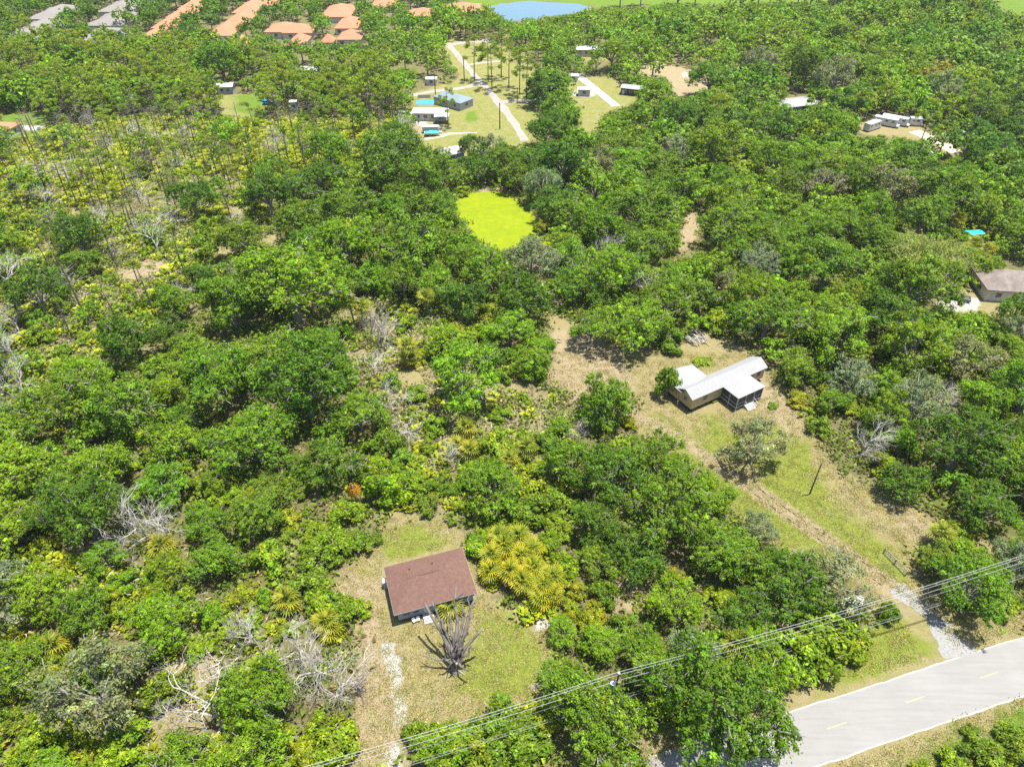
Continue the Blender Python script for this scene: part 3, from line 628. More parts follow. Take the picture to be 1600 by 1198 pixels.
# the tan house with the white metal roof
EZ = 3.5
sw = at(1082.6, 625.5, EZ); fe = at(1200, 574, EZ); u = (fe - sw).normalized(); LN = (fe - sw).length
h2 = thing('tan_house', 'long tan raised house with a bright white metal roof and a screened porch', 'house', (sw.x, sw.y, 0), math.atan2(u.y, u.x))
Mi = Matrix.Rotation(-h2.rotation_euler[2], 4, 'Z') @ Matrix.Translation(-Vector((sw.x, sw.y, 0)))
loc = lambda x, y, z: Mi @ at(x, y, z)
be = loc(1174, 557, EZ); WM = be.y                      # width of the main bar
bev_w = loc(1104, 586, EZ)
pj, pc, pe_, pi_ = loc(1130, 605.5, EZ), loc(1155, 622.5, EZ), loc(1194, 603, EZ), loc(1174, 587, EZ)
px0, px1, pd = (pj.x + pc.x) / 2, (pi_.x + pe_.x) / 2, min(pc.y, pe_.y)
wg0, wg1 = loc(1050, 582, EZ), loc(1082, 570, EZ)
wx1 = (wg1.x + bev_w.x) / 2; wy1 = (wg0.y + wg1.y) / 2; wx0 = -.2
print('tan house', round(LN, 1), round(WM, 1), 'porch', round(px0, 1), round(px1, 1), round(pd, 1), 'wing', round(wx1, 1), round(wy1, 1), wg0, wg1)
RZ = EZ + 1.25; mid = WM / 2
mb = MB()
slab_roof(mb, [(-.1, 0, EZ), (LN, 0, EZ), (LN, mid, RZ), (-.1, mid, RZ)]); slab_roof(mb, [(-.1, mid, RZ), (LN, mid, RZ), (LN, WM, EZ), (-.1, WM, EZ)])
roof = mb.build('roof', M['whitemetal'], h2)
mb = MB(); wm = (wx0 + wx1) / 2; wr = EZ + .75
slab_roof(mb, [(wx0 - .1, mid + .6, EZ - .0), (wx0 - .1, wy1, EZ), (wm, wy1, wr), (wm, mid + .2, wr)]); slab_roof(mb, [(wm, mid + .2, wr), (wm, wy1, wr), (wx1, wy1, EZ), (wx1, mid + .6, EZ)])
for v in mb.v: v[:, 2] += .012
mb.build('wing_roof', M['whitemetal'], h2)
mb = MB(); pm = (px0 + px1) / 2; pz = EZ + 1.0; ph = (px1 - px0) / 2
V = [(px0, pd, EZ), (px1, pd, EZ), (px1, .9, EZ + .3), (px0, .9, EZ + .3), (pm, pd + ph * .85, pz), (pm, mid * .75, pz)]
e2 = [(px0, .3, EZ), (px1, .3, EZ)]
mb.add([(px0, pd, EZ), (px1, pd, EZ), (px1, .8, EZ), (px0, .8, EZ), (pm, pd + ph * .85, pz), (pm, mid, pz)] + [(px0, pd, EZ - .14), (px1, pd, EZ - .14), (px1, .8, EZ - .14), (px0, .8, EZ - .14)],
       [(0, 1, 4), (1, 2, 5, 4), (3, 0, 4, 5), (0, 6, 7, 1), (1, 7, 8, 2), (3, 9, 6, 0), (9, 8, 7, 6)])
mb.build('porch_roof', M['whitemetal'], h2)
FL = .75
wb = MB(); wb.box(.35, LN - .35, .35, WM - .35, FL, EZ - .15); mw = wb.build('wall', M['tan'], h2)
wb = MB(); wb.add([(.34, .4, EZ - .16), (.34, WM - .4, EZ - .16), (.34, mid, RZ - .22), (.46, .4, EZ - .16), (.46, WM - .4, EZ - .16), (.46, mid, RZ - .22)], [(0, 2, 1), (3, 4, 5), (0, 3, 5, 2), (1, 2, 5, 4), (0, 1, 4, 3)]); wb.build('gable', M['tan'], h2)
wb = MB(); wb.add([(LN - .34, .4, EZ - .16), (LN - .34, WM - .4, EZ - .16), (LN - .34, mid, RZ - .22), (LN - .46, .4, EZ - .16), (LN - .46, WM - .4, EZ - .16), (LN - .46, mid, RZ - .22)], [(0, 1, 2), (3, 5, 4), (0, 2, 5, 3), (1, 4, 5, 2), (0, 3, 4, 1)]); wb.build('gable', M['tan'], h2)
wb = MB(); wb.box(wx0 + .35, wx1 - .35, WM - .36, wy1 - .35, FL, EZ - .17); wb.build('wall', M['tan'], h2)
fb = MB()
for x_ in np.arange(.7, LN - .5, 2.2):
    for y_ in (.6, mid, WM - .6): fb.box(x_ - .2, x_ + .2, y_ - .2, y_ + .2, -.1, FL)
fb.build('pier', M['dark'], h2)['kind'] = 'stuff'
window(h2, 3.8, .35, 2.35, 1.2, 1.2, 0); window(h2, LN - 2.0, .35, 2.35, 1.0, 1.2, 0); window(h2, LN - 4.0, .35, 2.35, 1.0, 1.2, 0); window(h2, .35, mid, 2.35, 1.0, 1.1, R(-90)); window(h2, LN - .35, mid, 2.35, 1.2, 1.2, R(90))
# porch: deck, posts, screens, rails
q0, q1 = px0 + .25, px1 - .25; y0 = pd + .25
MB().box(q0, q1, y0, .33, FL - .2, FL).build('porch_deck', M['trim'], h2)
pp = [(q0, y0), ((2 * q0 + q1) / 3, y0), ((q0 + 2 * q1) / 3, y0), (q1, y0), (q0, y0 / 2 + .1), (q1, y0 / 2 + .1)]
for x_, y_ in pp: MB().box(x_ - .07, x_ + .07, y_ - .07, y_ + .07, FL + .002, EZ - .145).build('porch_post', M['white'], h2)
for x_, y_ in pp: MB().box(x_ - .09, x_ + .09, y_ - .09, y_ + .09, -.1, FL - .203).build('pier', M['white'], h2)
def rail(ax, ay, bx, by):
    for z0, z1 in ((FL + .003, FL + .1), (FL + .85, FL + .93)):
        if ax == bx: MB().box(ax - .035, ax + .035, ay + .07, by - .07, z0, z1).build('porch_rail', M['white'], h2)
        else: MB().box(ax + .07, bx - .07, ay - .035, ay + .035, z0, z1).build('porch_rail', M['white'], h2)
rail(pp[0][0], y0, pp[1][0], y0); rail(pp[2][0], y0, pp[3][0], y0); rail(q0, y0, q0, pp[4][1]); rail(q0, pp[4][1], q0, .33); rail(q1, y0, q1, pp[5][1]); rail(q1, pp[5][1], q1, .33)
for (x_a, x_b, y_a, y_b) in ((q0 + .07, pp[1][0] - .07, y0 + .04, y0 + .05), (pp[2][0] + .07, q1 - .07, y0 + .04, y0 + .05), (q0 + .04, q0 + .05, y0 + .07, .3), (q1 - .05, q1 - .04, y0 + .07, .3)):
    MB().box(x_a, x_b, y_a, y_b, FL + .1, EZ - .15).build('screen', M['screen'], h2)
door(h2, (q0 + q1) / 2, y0 + .05, FL + .01, pp[2][0] - pp[1][0] - .2, 2.1, 0, M['screen'])
sx0, sx1 = pp[1][0], pp[2][0]
for i in range(4):
    z_ = FL - .18 * (i + 1); MB().box(sx0, sx1, y0 - .1 - .3 * (i + 1), y0 - .1 - .3 * i, z_ - .05, z_).build('stair_tread', M['white'], h2)
for x_ in (sx0 - .04, sx1 + .04):
    mb = MB(); mb.add([(x_ - .03, y0 - .1, FL - .02), (x_ + .03, y0 - .1, FL - .02), (x_ + .03, y0 - 1.4, .1), (x_ - .03, y0 - 1.4, .1), (x_ - .03, y0 - .1, FL - .25), (x_ + .03, y0 - .1, FL - .25), (x_ + .03, y0 - 1.4, -.05), (x_ - .03, y0 - 1.4, -.05)], [(0, 1, 2, 3), (7, 6, 5, 4), (0, 3, 7, 4), (1, 5, 6, 2), (0, 4, 5, 1), (3, 2, 6, 7)]); mb.build('stair_stringer', M['white'], h2)
    mb = MB(); mb.tube([(x_, y0 - .1, FL + .9), (x_, y0 - 1.35, 1.0)], .04, 6); mb.tube([(x_, y0 - 1.35, -.05), (x_, y0 - 1.35, 1.0)], .04, 6); mb.build('stair_handrail', M['white'], h2)
# loose grey roof patches on the east end and a leaning ladder
for i in range(5):
    x_ = LN - 2.6 + i * .5; y_ = .5 + .25 * (i % 2); z_ = EZ + y_ * 1.25 / mid + .01
    o = MB().box(-.2, .2, -.3, .3, 0, .02).build('roof_patch', M['trim'], roof); o.location = (x_, y_, z_); o.rotation_euler = (math.atan2(1.25, mid), 0, random.uniform(-.4, .4))
# pale post lamp beside the west wall
q = at(1058, 634); t = thing('yard_hydrant', 'slim pale standpipe by the west end of the tan house', 'standpipe', (q.x, q.y, 0)); MB().tube([(0, 0, -.1), (0, 0, 1.3)], .09, 8).build('pipe', M['steel'], t); MB().tube([(-.16, 0, 1.32), (.2, 0, 1.32)], .1, 8, True).build('spout', M['white'], t)

# ------------------------------------------------------------------ the far houses
def bhouse(name, label, px, py, L_, W_, ang, h, rise, rm, wm, hipd=None, gable=False, nwin=3):
    c = at(px, py, h); t = thing(name, label, 'house', (c.x, c.y, 0), ang)
    mb = MB()
    if gable:
        a, w = L_ / 2, W_ / 2; slab_roof(mb, [(-a, -w, h), (a, -w, h), (a, 0, h + rise), (-a, 0, h + rise)]); slab_roof(mb, [(-a, 0, h + rise), (a, 0, h + rise), (a, w, h), (-a, w, h)])
    else: hip(mb, L_, W_, h, h + rise, hipd)
    mb.build('roof', rm, t)
    a, w = L_ / 2 - .4, W_ / 2 - .4; MB().box(-a, a, -w, w, -.1, h - .17).build('wall', wm, t)
    if gable:
        for s_ in (-1, 1):
            g = MB(); x_ = s_ * (a - .05); g.add([(x_, -w, h - .17), (x_, w, h - .17), (x_, 0, h + rise - .2), (x_ + .1 * s_, -w, h - .17), (x_ + .1 * s_, w, h - .17), (x_ + .1 * s_, 0, h + rise - .2)], [(0, 1, 2), (3, 5, 4), (0, 2, 5, 3), (1, 4, 5, 2)]); g.build('gable', wm, t)
    for i in range(nwin):
        x_ = -a + (i + .7) * 2 * a / (nwin + .4); window(t, x_, -w, h * .55, 1.4, 1.2, 0)
    door(t, -a + 2 * a * .12, -w, 0, 1.0, 2.05, 0); window(t, a, 0, h * .55, 1.4, 1.2, R(90)); window(t, -a, 0, h * .55, 1.4, 1.2, R(-90))
    return t
bhouse('blue_roof_house', 'house with a long blue-grey hipped roof behind the lone pine on the dirt road', 708, 152, 15, 8.5, R(-38), 3, 1.6, M['blueshingle'], M['trim'])
mh = bhouse('mobile_home', 'white flat-topped mobile home beside the lone pine and the blue-grey roof', 672, 173, 13.5, 6.5, R(-3), 3.0, .35, M['white'], M['cream'], gable=True, nwin=4)
c = at(690, 180, 2.7); t = thing('carport', 'white carport roof joined on to the east end of the mobile home', 'carport', (c.x, c.y, 0), 0)
MB().box(-2.8, 2.8, -2.2, 2.2, 2.6, 2.72).build('canopy', M['white'], t)
for sx in (-2.6, 2.6):
    for sy in (-2., 2.): MB().box(sx - .06, sx + .06, sy - .06, sy + .06, -.05, 2.598).build('post', M['steel'], t)
bhouse('green_roof_house', 'long pale mobile home with a silver roof where the north-east lots end', 925, 75, 17, 7, R(2), 3.2, .9, plain('silver_roof', (.5, .52, .53), .5, .1), M['cream'], gable=True, nwin=5)
bhouse('white_roof_house', 'low house under a wide pale metal roof deep in the woods', 1240, 160, 19, 10, R(18), 3, 1.0, M['whitemetal'], M['dark'], gable=True)
bhouse('grey_hipped_house', 'house with a large grey-brown hipped roof beside the pickup truck', 1578, 438, 14, 11, R(-8), 3.2, 2.6, plain('weathered_brown_grey_shingles', (.20, .165, .14), .9, .3, .6), M['cream'])
bhouse('cream_cottage', 'small cream cottage with a clay-coloured roof on the western lawn', 5, 197, 9, 8, R(-10), 3, 1.4, M['clay'], M['cream'])
bhouse('dark_cabin', 'small weathered grey cabin under dark oaks beside the little lawn', 352, 133, 7, 6, R(5), 3, .8, M['trim'], M['bluewall'], gable=True, nwin=2)
bhouse('lot_shed', 'white utility shed with a dark front standing on a round sand pad', 913, 138, 5.5, 4, R(-4), 2.8, .3, M['white'], M['trim'], gable=True, nwin=1)
bhouse('garden_shed', 'little white shed at the far end of the paved driveway', 897, 117, 4, 4, R(-15), 2.6, .4, M['white'], M['cream'], gable=True, nwin=1)
bhouse('white_shed', 'tall narrow white shed at the edge of the palmetto flat', 458, 158, 3, 3, R(5), 3.8, .2, M['white'], M['white'], gable=True, nwin=1)
bhouse('white_roof_barn', 'white-roofed shed half hidden by trees past the paved driveway', 988, 136, 9, 6, R(-20), 2.8, .6, M['whitemetal'], M['dark'], gable=True)
bhouse('pale_roof_house', 'long pale roof among trees north of the little lawn', 478, 107, 14, 7, R(0), 3, .5, M['white'], M['cream'], gable=True)
bhouse('pink_roof_shed', 'faded pinkish shed roof between trees behind the duckweed pond', 752, 237, 6, 5, R(5), 2.8, .6, plain('faded_pink_metal', (.55, .44, .42), .6, .1), M['dark'], gable=True, nwin=1)
bhouse('pale_metal_shed', 'pale metal shed among bare branches at the south edge of the lots', 702, 236, 9, 7, R(25), 3, .5, M['concrete'], M['trim'], gable=True, nwin=1)
bhouse('hidden_shed', 'small white roof beside the dirt road bend, hidden by trees', 674, 122, 5, 4, R(0), 2.6, .4, M['white'], M['cream'], gable=True, nwin=1)
# villas: each roofed unit stands alone in rows that run away from the viewer
def villa(px, py, L_, W_, kind, label, ang=90):
    L_ *= 1.1; W_ *= 1.12
    c = at(px, py, 4.5); t = thing('villa', label, 'villa', (c.x, c.y, 0), R(ang), 'clay-roofed villas' if kind == 'clay' else 'grey-roofed villas')
    mb = MB(); hip(mb, L_, W_, 3.2, 6.2); mb.build('roof', M['clay' if kind == 'clay' else 'greyshingle'], t)
    mb = MB(); hip(mb, W_ * .9, 6.5, 3.25, 5.2, 3); o = mb.build('porch_roof', M['clay' if kind == 'clay' else 'greyshingle'], t); o.rotation_euler[2] = R(90); o.location = (L_ * .12, 0, 0)
    MB().box(-L_ / 2 + .5, L_ / 2 - .5, -W_ / 2 + .5, W_ / 2 - .5, -.1, 3.03).build('wall', M['cream'], t)
    for y_ in (-3.5, 3.5): window(t, -L_ / 2 + .5, y_, 1.7, 1.8, 1.4, R(-90))
    return t
VG = [(42, 62, 'nearest'), (64, 38, 'middle'), (88, 16, 'farthest')]
for px, py, wd in VG: villa(px, py, 30, 17, 'grey', f'grey-roofed villa, {dict(nearest="nearest", middle="middle", farthest="farthest")[wd]} of the three in the western row')
for px, py, wd in [(160, 52, 'nearest'), (180, 26, 'middle'), (196, 6, 'farthest')]: villa(px, py, 28, 19, 'grey', f'broad grey-roofed villa, {wd} of the three beside the first clay roofs')
for px, py, l_, w_, lb in [(240, 53, 28, 12, 'clay-roofed villa at the near end of the westernmost clay row'), (268, 31, 24, 12, 'clay-roofed villa second from the near end of the westernmost clay row'), (290, 15, 26, 12, 'clay-roofed villa third from the near end of the westernmost clay row'), (306, 3, 24, 12, 'clay-roofed villa at the far end of the westernmost clay row'),
    (352, 43, 22, 12, 'clay-roofed villa at the near end of the second clay row'), (378, 24, 24, 12, 'clay-roofed villa in the middle of the second clay row'), (392, 8, 26, 13, 'clay-roofed villa at the far end of the second clay row'),
    (378, 61, 9, 6, 'small clay-roofed outbuilding showing just below the second clay row'),
    (446, 40, 16, 17, 'clay-roofed villa with a square hipped roof over the third row'), (468, 42, 14, 14, 'clay-roofed villa touching the square hipped one on its east side'), (466, 60, 16, 8, 'narrow clay roof reaching down from the square hipped villa'),
    (530, 14, 26, 15, 'large clay roof in the fourth row by the treetops'), (545, 33, 20, 11, 'narrow clay roof below the large one of the fourth row'), (548, 52, 14, 11, 'low clay-roofed villa nearest the pine belt'), (512, 59, 8, 6, 'tiny clay roof west of the low villa near the pine belt'),
    (661, 17, 13, 17, 'clay-roofed villa standing alone between dark oaks west of the lake'), (722, 9, 20, 20, 'clay-roofed villa with pale walls next to the lake'), (602, 2, 16, 14, 'clay-roofed villa behind the trees of the fifth row'), (420, 3, 14, 12, 'clay roof tip behind oaks east of the second clay row')]:
    villa(px, py, l_, w_, 'clay', lb)

# ------------------------------------------------------------------ vehicles, tarps, boats
def wheel(par, x, y, r, w=.24):
    o = MB(); o.tube([(0, -w / 2, 0), (0, w / 2, 0)], r, 14, True); p = o.build('wheel', M['black'], par); p.location = (x, y, r)
    MB().tube([(0, -w / 2 - .01, 0), (0, w / 2 + .01, 0)], r * .55, 10, True).build('rim', M['steel'], p)
def car(name, label, cat, px, py, ang, body, L_=4.8, W_=1.9, kind='suv', group=None):
    c = at(px, py, .8); t = thing(name, label, cat, (c.x, c.y, 0), ang, group); a, w = L_ / 2, W_ / 2
    def loft(prof, ww, nm, m_, par=t, bev=.05):
        k = len(prof); V = [(x, -ww if not isinstance(ww, list) else -ww[i], z) for i, (x, z) in enumerate(prof)] + [(x, ww if not isinstance(ww, list) else ww[i], z) for i, (x, z) in enumerate(prof)]
        return MB().add(V, [tuple(range(k)), tuple(range(k, 2 * k))[::-1]] + [(i, k + i, k + (i + 1) % k, (i + 1) % k) for i in range(k)]).build(nm, m_, par, bevel=bev)
    loft([(-a, .35), (-a, .95), (-a + .1, 1.0), (a - 1.3, 1.0), (a - .1, .85), (a, .7), (a, .35)], w, 'body', body)
    if kind == 'pickup':
        loft([(-.5, .99), (-.35, 1.65), (a - 1.9, 1.65), (a - 1.25, .99)], w - .12, 'cabin', M['carglass']); MB().box(-.3, a - 1.95, -w + .14, w - .14, 1.655, 1.70).build('cabin_roof', body, t)
        MB().box(-a + .12, -.62, -w + .15, w - .15, 1.003, 1.02).build('cargo_bed', M['dark'], t)
    elif kind == 'rv':
        MB().box(-a, a - .8, -w, w, .9, 3.0).build('cabin', body, t, bevel=.12); MB().box(-1, -.2, -.4, .4, 3.003, 3.25).build('roof_unit', M['white'], t, bevel=.04)
        for x_ in (-a + 1.2, 0, a - 2.2): f = MB().box(-.5, .5, -.03, 0, -.3, .3).build('window', M['carglass'], t); f.location = (x_, -w - .001, 2.1)
    else:
        loft([(-a + .1, .99), (-a + .35, 1.62), (a - 2.0, 1.65), (a - 1.3, .99)], w - .12, 'cabin', M['carglass']); MB().box(-a + .45, a - 2.05, -w + .16, w - .16, 1.645, 1.70).build('cabin_roof', body, t)
    for sx in (-a + .9, a - .95):
        for sy in (-w + .1, w - .1): wheel(t, sx, sy, .36)
    for sy in (-w + .35, w - .35): f = MB().box(-.03, .03, -.18, .18, .62, .76).build('headlight', M['white'], t); f.location = (a + .01, sy, 0)
    return t
car('pickup_truck', 'dark pickup truck with an open bed on the white shell pad', 'truck', 1497, 463, R(155), M['darkpaint'], 5.6, 2.0, 'pickup')
car('parked_car', 'white car mostly hidden under the grey-green oak near the gravel driveway', 'car', 1332, 944, R(20), M['carwhite'], 4.8, 1.9)
car('motorhome', 'white motorhome, westernmost of the vehicles parked in the wooded lot', 'motorhome', 1363, 199, R(35), M['carwhite'], 8, 2.5, 'rv', 'motorhomes and trailers in the wooded lot')
car('motorhome', 'white motorhome, second from the west in the wooded lot', 'motorhome', 1385, 193, R(-35), M['carwhite'], 9, 2.6, 'rv', 'motorhomes and trailers in the wooded lot')
car('motorhome', 'white motorhome, third from the west in the wooded lot', 'motorhome', 1399, 191, R(-35), M['carwhite'], 10, 2.6, 'rv', 'motorhomes and trailers in the wooded lot')
car('motorhome', 'small white camper standing alone at the east end of the parked row', 'motorhome', 1431, 193, R(-10), M['carwhite'], 5, 2.3, 'rv', 'motorhomes and trailers in the wooded lot')
car('motorhome', 'white motorhome under trees across the sandy lane from the parked row', 'motorhome', 1488, 216, R(15), M['carwhite'], 10, 2.6, 'rv', 'motorhomes and trailers in the wooded lot')
car('motorhome', 'white camper roof glimpsed between trees south of the parked row', 'motorhome', 1443, 247, R(5), M['carwhite'], 6, 2.5, 'rv', 'motorhomes and trailers in the wooded lot')
car('parked_car', 'white van beside the shed at the far end of the paved driveway', 'van', 636, 178, R(10), M['carwhite'], 5, 2)
car('parked_car', 'blue car on the little lawn next to the tall white shed', 'car', 419, 160, R(20), M['blue'], 4.6, 1.9)
car('parked_car', 'white car at the west edge of the lots below the boat', 'car', 649, 219, R(70), M['carwhite'], 4.6, 1.9)
def canopy(name, label, px, py, L_, W_, h, rise, m_, ang=0):
    c = at(px, py, h); t = thing(name, label, 'canopy', (c.x, c.y, 0), ang); n = 9; V = []; F = []
    for i in range(n):
        y = -W_ / 2 + W_ * i / (n - 1); z = h + rise * math.cos((i / (n - 1) - .5) * math.pi)
        for x in (-L_ / 2, -L_ / 6, L_ / 6, L_ / 2): V.append((x, y, z + random.uniform(-.06, .06)))
    V2 = [(x, y, z - .04) for x, y, z in V]; k = len(V)
    F = [(4 * i + j, 4 * i + j + 1, 4 * i + j + 5, 4 * i + j + 4) for i in range(n - 1) for j in range(3)]; F += [tuple(q + k for q in f[::-1]) for f in F]
    MB().add(V + V2, F).build('tarp', m_, t)
    for sx in (-L_ / 2 + .1, L_ / 2 - .1):
        for sy in (-W_ / 2 + .1, W_ / 2 - .1): MB().tube([(sx, sy, -.05), (sx, sy, h - .02)], .05, 6).build('pole', M['steel'], t)
canopy('tarp_canopy', 'bright blue tarp shelter behind the white mobile home', 665, 161, 7, 4, 2.4, .9, M['blue'])
canopy('tarp_canopy', 'turquoise tarp stretched between palms north of the grey-roofed house', 1523, 363, 4.6, 2.6, 2.4, .2, M['teal'], R(10))
canopy('tarp_canopy', 'dark shade canopy beside the blue tarp shelter', 663, 151, 5, 4, 2.5, .5, M['dark'])
c = at(676, 209, .8); t = thing('boat', 'white motorboat with a turquoise cover on a trailer in the grass lot', 'boat', (c.x, c.y, 0), R(4))
hull = [(-3, .95), (-3, 1.0), (1.2, 1.0), (3.3, 0)]; V = []
for x, w in ((-3, 1.15), (0, 1.2), (1.8, .9), (3.3, .04)): V += [(x, -w, 1.35), (x, w, 1.35), (x, w * .55, .6 + max(0, x) * .1), (x, -w * .55, .6 + max(0, x) * .1)]
F = [(4 * i + j, 4 * i + 4 + j, 4 * i + 4 + (j + 1) % 4, 4 * i + (j + 1) % 4) for i in range(3) for j in range(4)] + [(0, 1, 2, 3), (15, 14, 13, 12)]
MB().add(V, F).build('hull', M['white'], t); V = []
for x, w, z in ((-2.9, 1.1, 1.4), (-1, 1.15, 2.0), (1, 1.1, 1.95), (2.6, .5, 1.4)): V += [(x, -w, 1.37), (x, 0, z), (x, w, 1.37)]
MB().add(V, [(3 * i + j, 3 * i + j + 1, 3 * i + j + 4, 3 * i + j + 3) for i in range(3) for j in range(2)]).build('boat_cover', M['teal'], t)
MB().box(-2.8, 4.2, -.06, .06, .42, .54).build('trailer_frame', M['steel'], t)
for sy in (-1, 1): wheel(t, -1, sy * 1.1, .34)
c = at(672, 205, 1.2); t = thing('trailer', 'white enclosed trailer parked against the covered boat', 'trailer', (c.x, c.y + 2, 0), R(4)); MB().box(-3, 3, -1, 1, .5, 2.4).build('box', M['white'], t, bevel=.06); wheel(t, -.5, -1.05, .34); wheel(t, -.5, 1.05, .34); MB().box(-.9, .9, -.03, 0, .6, 2.2).build('side_panel', M['trim'], t).location = (1.5, -1.002, 0)

# ------------------------------------------------------------------ poles and cables
def pole(px, py, h, label, arms=(), group='utility poles', r=.15):
    c = at(px, py); t = thing('utility_pole', label, 'pole', (c.x, c.y, 0), road_ang, group); MB().tube([(0, 0, -.3), (0, 0, h)], [r * 1.2, r * .8], 8, True).build('post', M['wood'], t)
    for z in arms:
        o = MB().box(-.05, .05, -.8, .8, z - .06, z + .06).build('crossarm', M['wood'], t)
        for y in (-.7, .7): MB().tube([(0, y, z + .062), (0, y, z + .26)], [.05, .035], 7, True).build('insulator', M['white'], o)
    return t, c
# roadside line: sag cables hang between four poles in one straight row
pA = at(967, 1050, 11.4); PB_w = at(967, 1050, 11.4)
w0, w1 = at(500, 1181, 11.2), at(1600, 859, 11.2); ldir = Vector((w1.x - w0.x, w1.y - w0.y, 0)).normalized()
base = Vector((pA.x, pA.y, 0)); t = thing('utility_pole', 'wooden roadside utility pole carrying a grey-blue transformer among the oaks', 'pole', base, math.atan2(ldir.y, ldir.x), 'roadside utility poles')
MB().tube([(0, 0, -.3), (0, 0, 11.4)], [.19, .12], 9, True).build('post', M['wood'], t)
for z_ in (11.3, 9.4, 8.1): MB().tube([(0, 0, z_), (0, .0, z_ + .12)], [.2, .1], 7, True).build('insulator', M['white'], t)
MB().box(-.05, .05, -.55, .55, 10.2, 10.3).build('crossarm', M['wood'], t).location = (.16, 0, 0)
MB().tube([(-.55, .1, 8.0), (-.55, .1, 9.0)], .30, 12, True).build('transformer', M['trafo'], t); MB().tube([(-.5, .1, 9.002), (-.5, .1, 9.3)], [.06, .03], 6).build('bushing', M['white'], t); MB().box(-.3, -.12, .03, .17, 8.3, 8.7).build('bracket', M['steel'], t)
SP = 46
polex = {-1: base - ldir * SP, 0: base, 1: base + ldir * SP * 1.55, -2: base - ldir * SP * 2}
for k, lb in ((-1, 'slim roadside utility pole at the sandy drive of the brown-roofed house'), (1, 'roadside utility pole east of the gravel driveway')):
    q = polex[k]; tt = thing('utility_pole', lb, 'pole', q, t.rotation_euler[2], 'roadside utility poles'); MB().tube([(0, 0, -.3), (0, 0, 11.4)], [.17, .11], 9, True).build('post', M['wood'], tt)
side = Vector((-ldir.y, ldir.x, 0))
CAB = [('uppermost bare power cable of the roadside line', 11.4, .08, .024), ('second power cable close under the uppermost one', 11.12, -.12, .020), ('third power cable down the roadside line', 9.5, 0, .021), ('fourth power cable down, passing the transformer', 8.2, 0, .019), ('thick telephone cable hanging lowest', 4.9, -.10, .028), ('thin telephone cable beside the lowest one', 5.15, .10, .016)]
for lb, z, sd_, r in CAB:
    V = []; mb = MB()
    for a, b_ in ((polex[-2], polex[-1]), (polex[-1], polex[0]), (polex[0], polex[1]), (polex[1], polex[1] + ldir * SP)):
        n = 14; l = (b_ - a).length; pts = [tuple(a.lerp(b_, i / n) + side * sd_ + Vector((0, 0, z - .9 * (l / 46) * 4 * (i / n) * (1 - i / n)))) for i in range(n + 1)]; mb.tube(pts, r, 5)
    o = mb.build('power_cable', M['wire'] if z > 7 else M['sheath'], None); tag(o, lb, 'cable', 'cables of the roadside line')
# stay wire and service drop
mb = MB(); g_ = base - side * 8 + ldir * 3; mb.tube([tuple(base + Vector((0, 0, 8))), tuple(g_)], .022, 4); tag(mb.build('stay_wire', M['wire']), 'thin stay wire slanting from the transformer pole towards the road', 'cable')
pole(1265, 772, 7.6, 'bare leaning-free wooden pole standing alone on the lawn of the tan house', r=.12)
pole(781, 202, 9.5, 'tall dark pole beside the dirt road near its southern end', (8.9,), r=.2)
pole(725.5, 127, 9.5, 'tall dark pole beside the dirt road near its northern bend', (8.9,), r=.2)
pole(680.5, 149, 8.5, 'dark pole behind the blue-grey roofed house', (8.0,), r=.18)
pole(808, 163, 6.5, 'short pole by the side track under the big dark oak', r=.18)
for k, (a, b_, lb) in enumerate(((at(781, 202), at(725.5, 127), 'cable strung between the two tall poles of the dirt road'), (at(725.5, 127), at(560, 80), 'far cable crossing the pine belt from the northern pole'), )):
    mb = MB(); mb.tube([tuple(a.lerp(b_, i / 10) + Vector((0, 0, 9.1 - 4 * 1.2 * (i / 10) * (1 - i / 10)))) for i in range(11)], .03, 4); tag(mb.build('power_cable', M['wire']), lb, 'cable')

# ------------------------------------------------------------------ split-rail gate panel on the lawn
a, b_ = at(1380, 864), at(1414, 900); d = b_ - a; t = thing('wire_fence_panel', 'low wire fence panel with timber rails standing alone on the lawn by the track', 'fence', (a.x, a.y, 0), math.atan2(d.y, d.x)); l = d.length
for x_ in (0, l / 2, l): MB().box(x_ - .06, x_ + .06, -.06, .06, -.1, 1.25).build('post', M['deaddark'], t)
for z_ in (.12, 1.15): MB().box(.06, l - .06, .062, .10, z_ - .05, z_ + .05).build('rail', M['dead'], t)
wm_ = MB()
for i in range(24): x_ = .1 + (l - .2) * i / 23; wm_.box(x_ - .012, x_ + .012, .066, .08, .172, 1.098)
for i in range(5): z_ = .3 + i * .18; wm_.box(.07, l - .07, .082, .09, z_ - .01, z_ + .01)
wm_.build('wire_mesh', M['steel'], t)
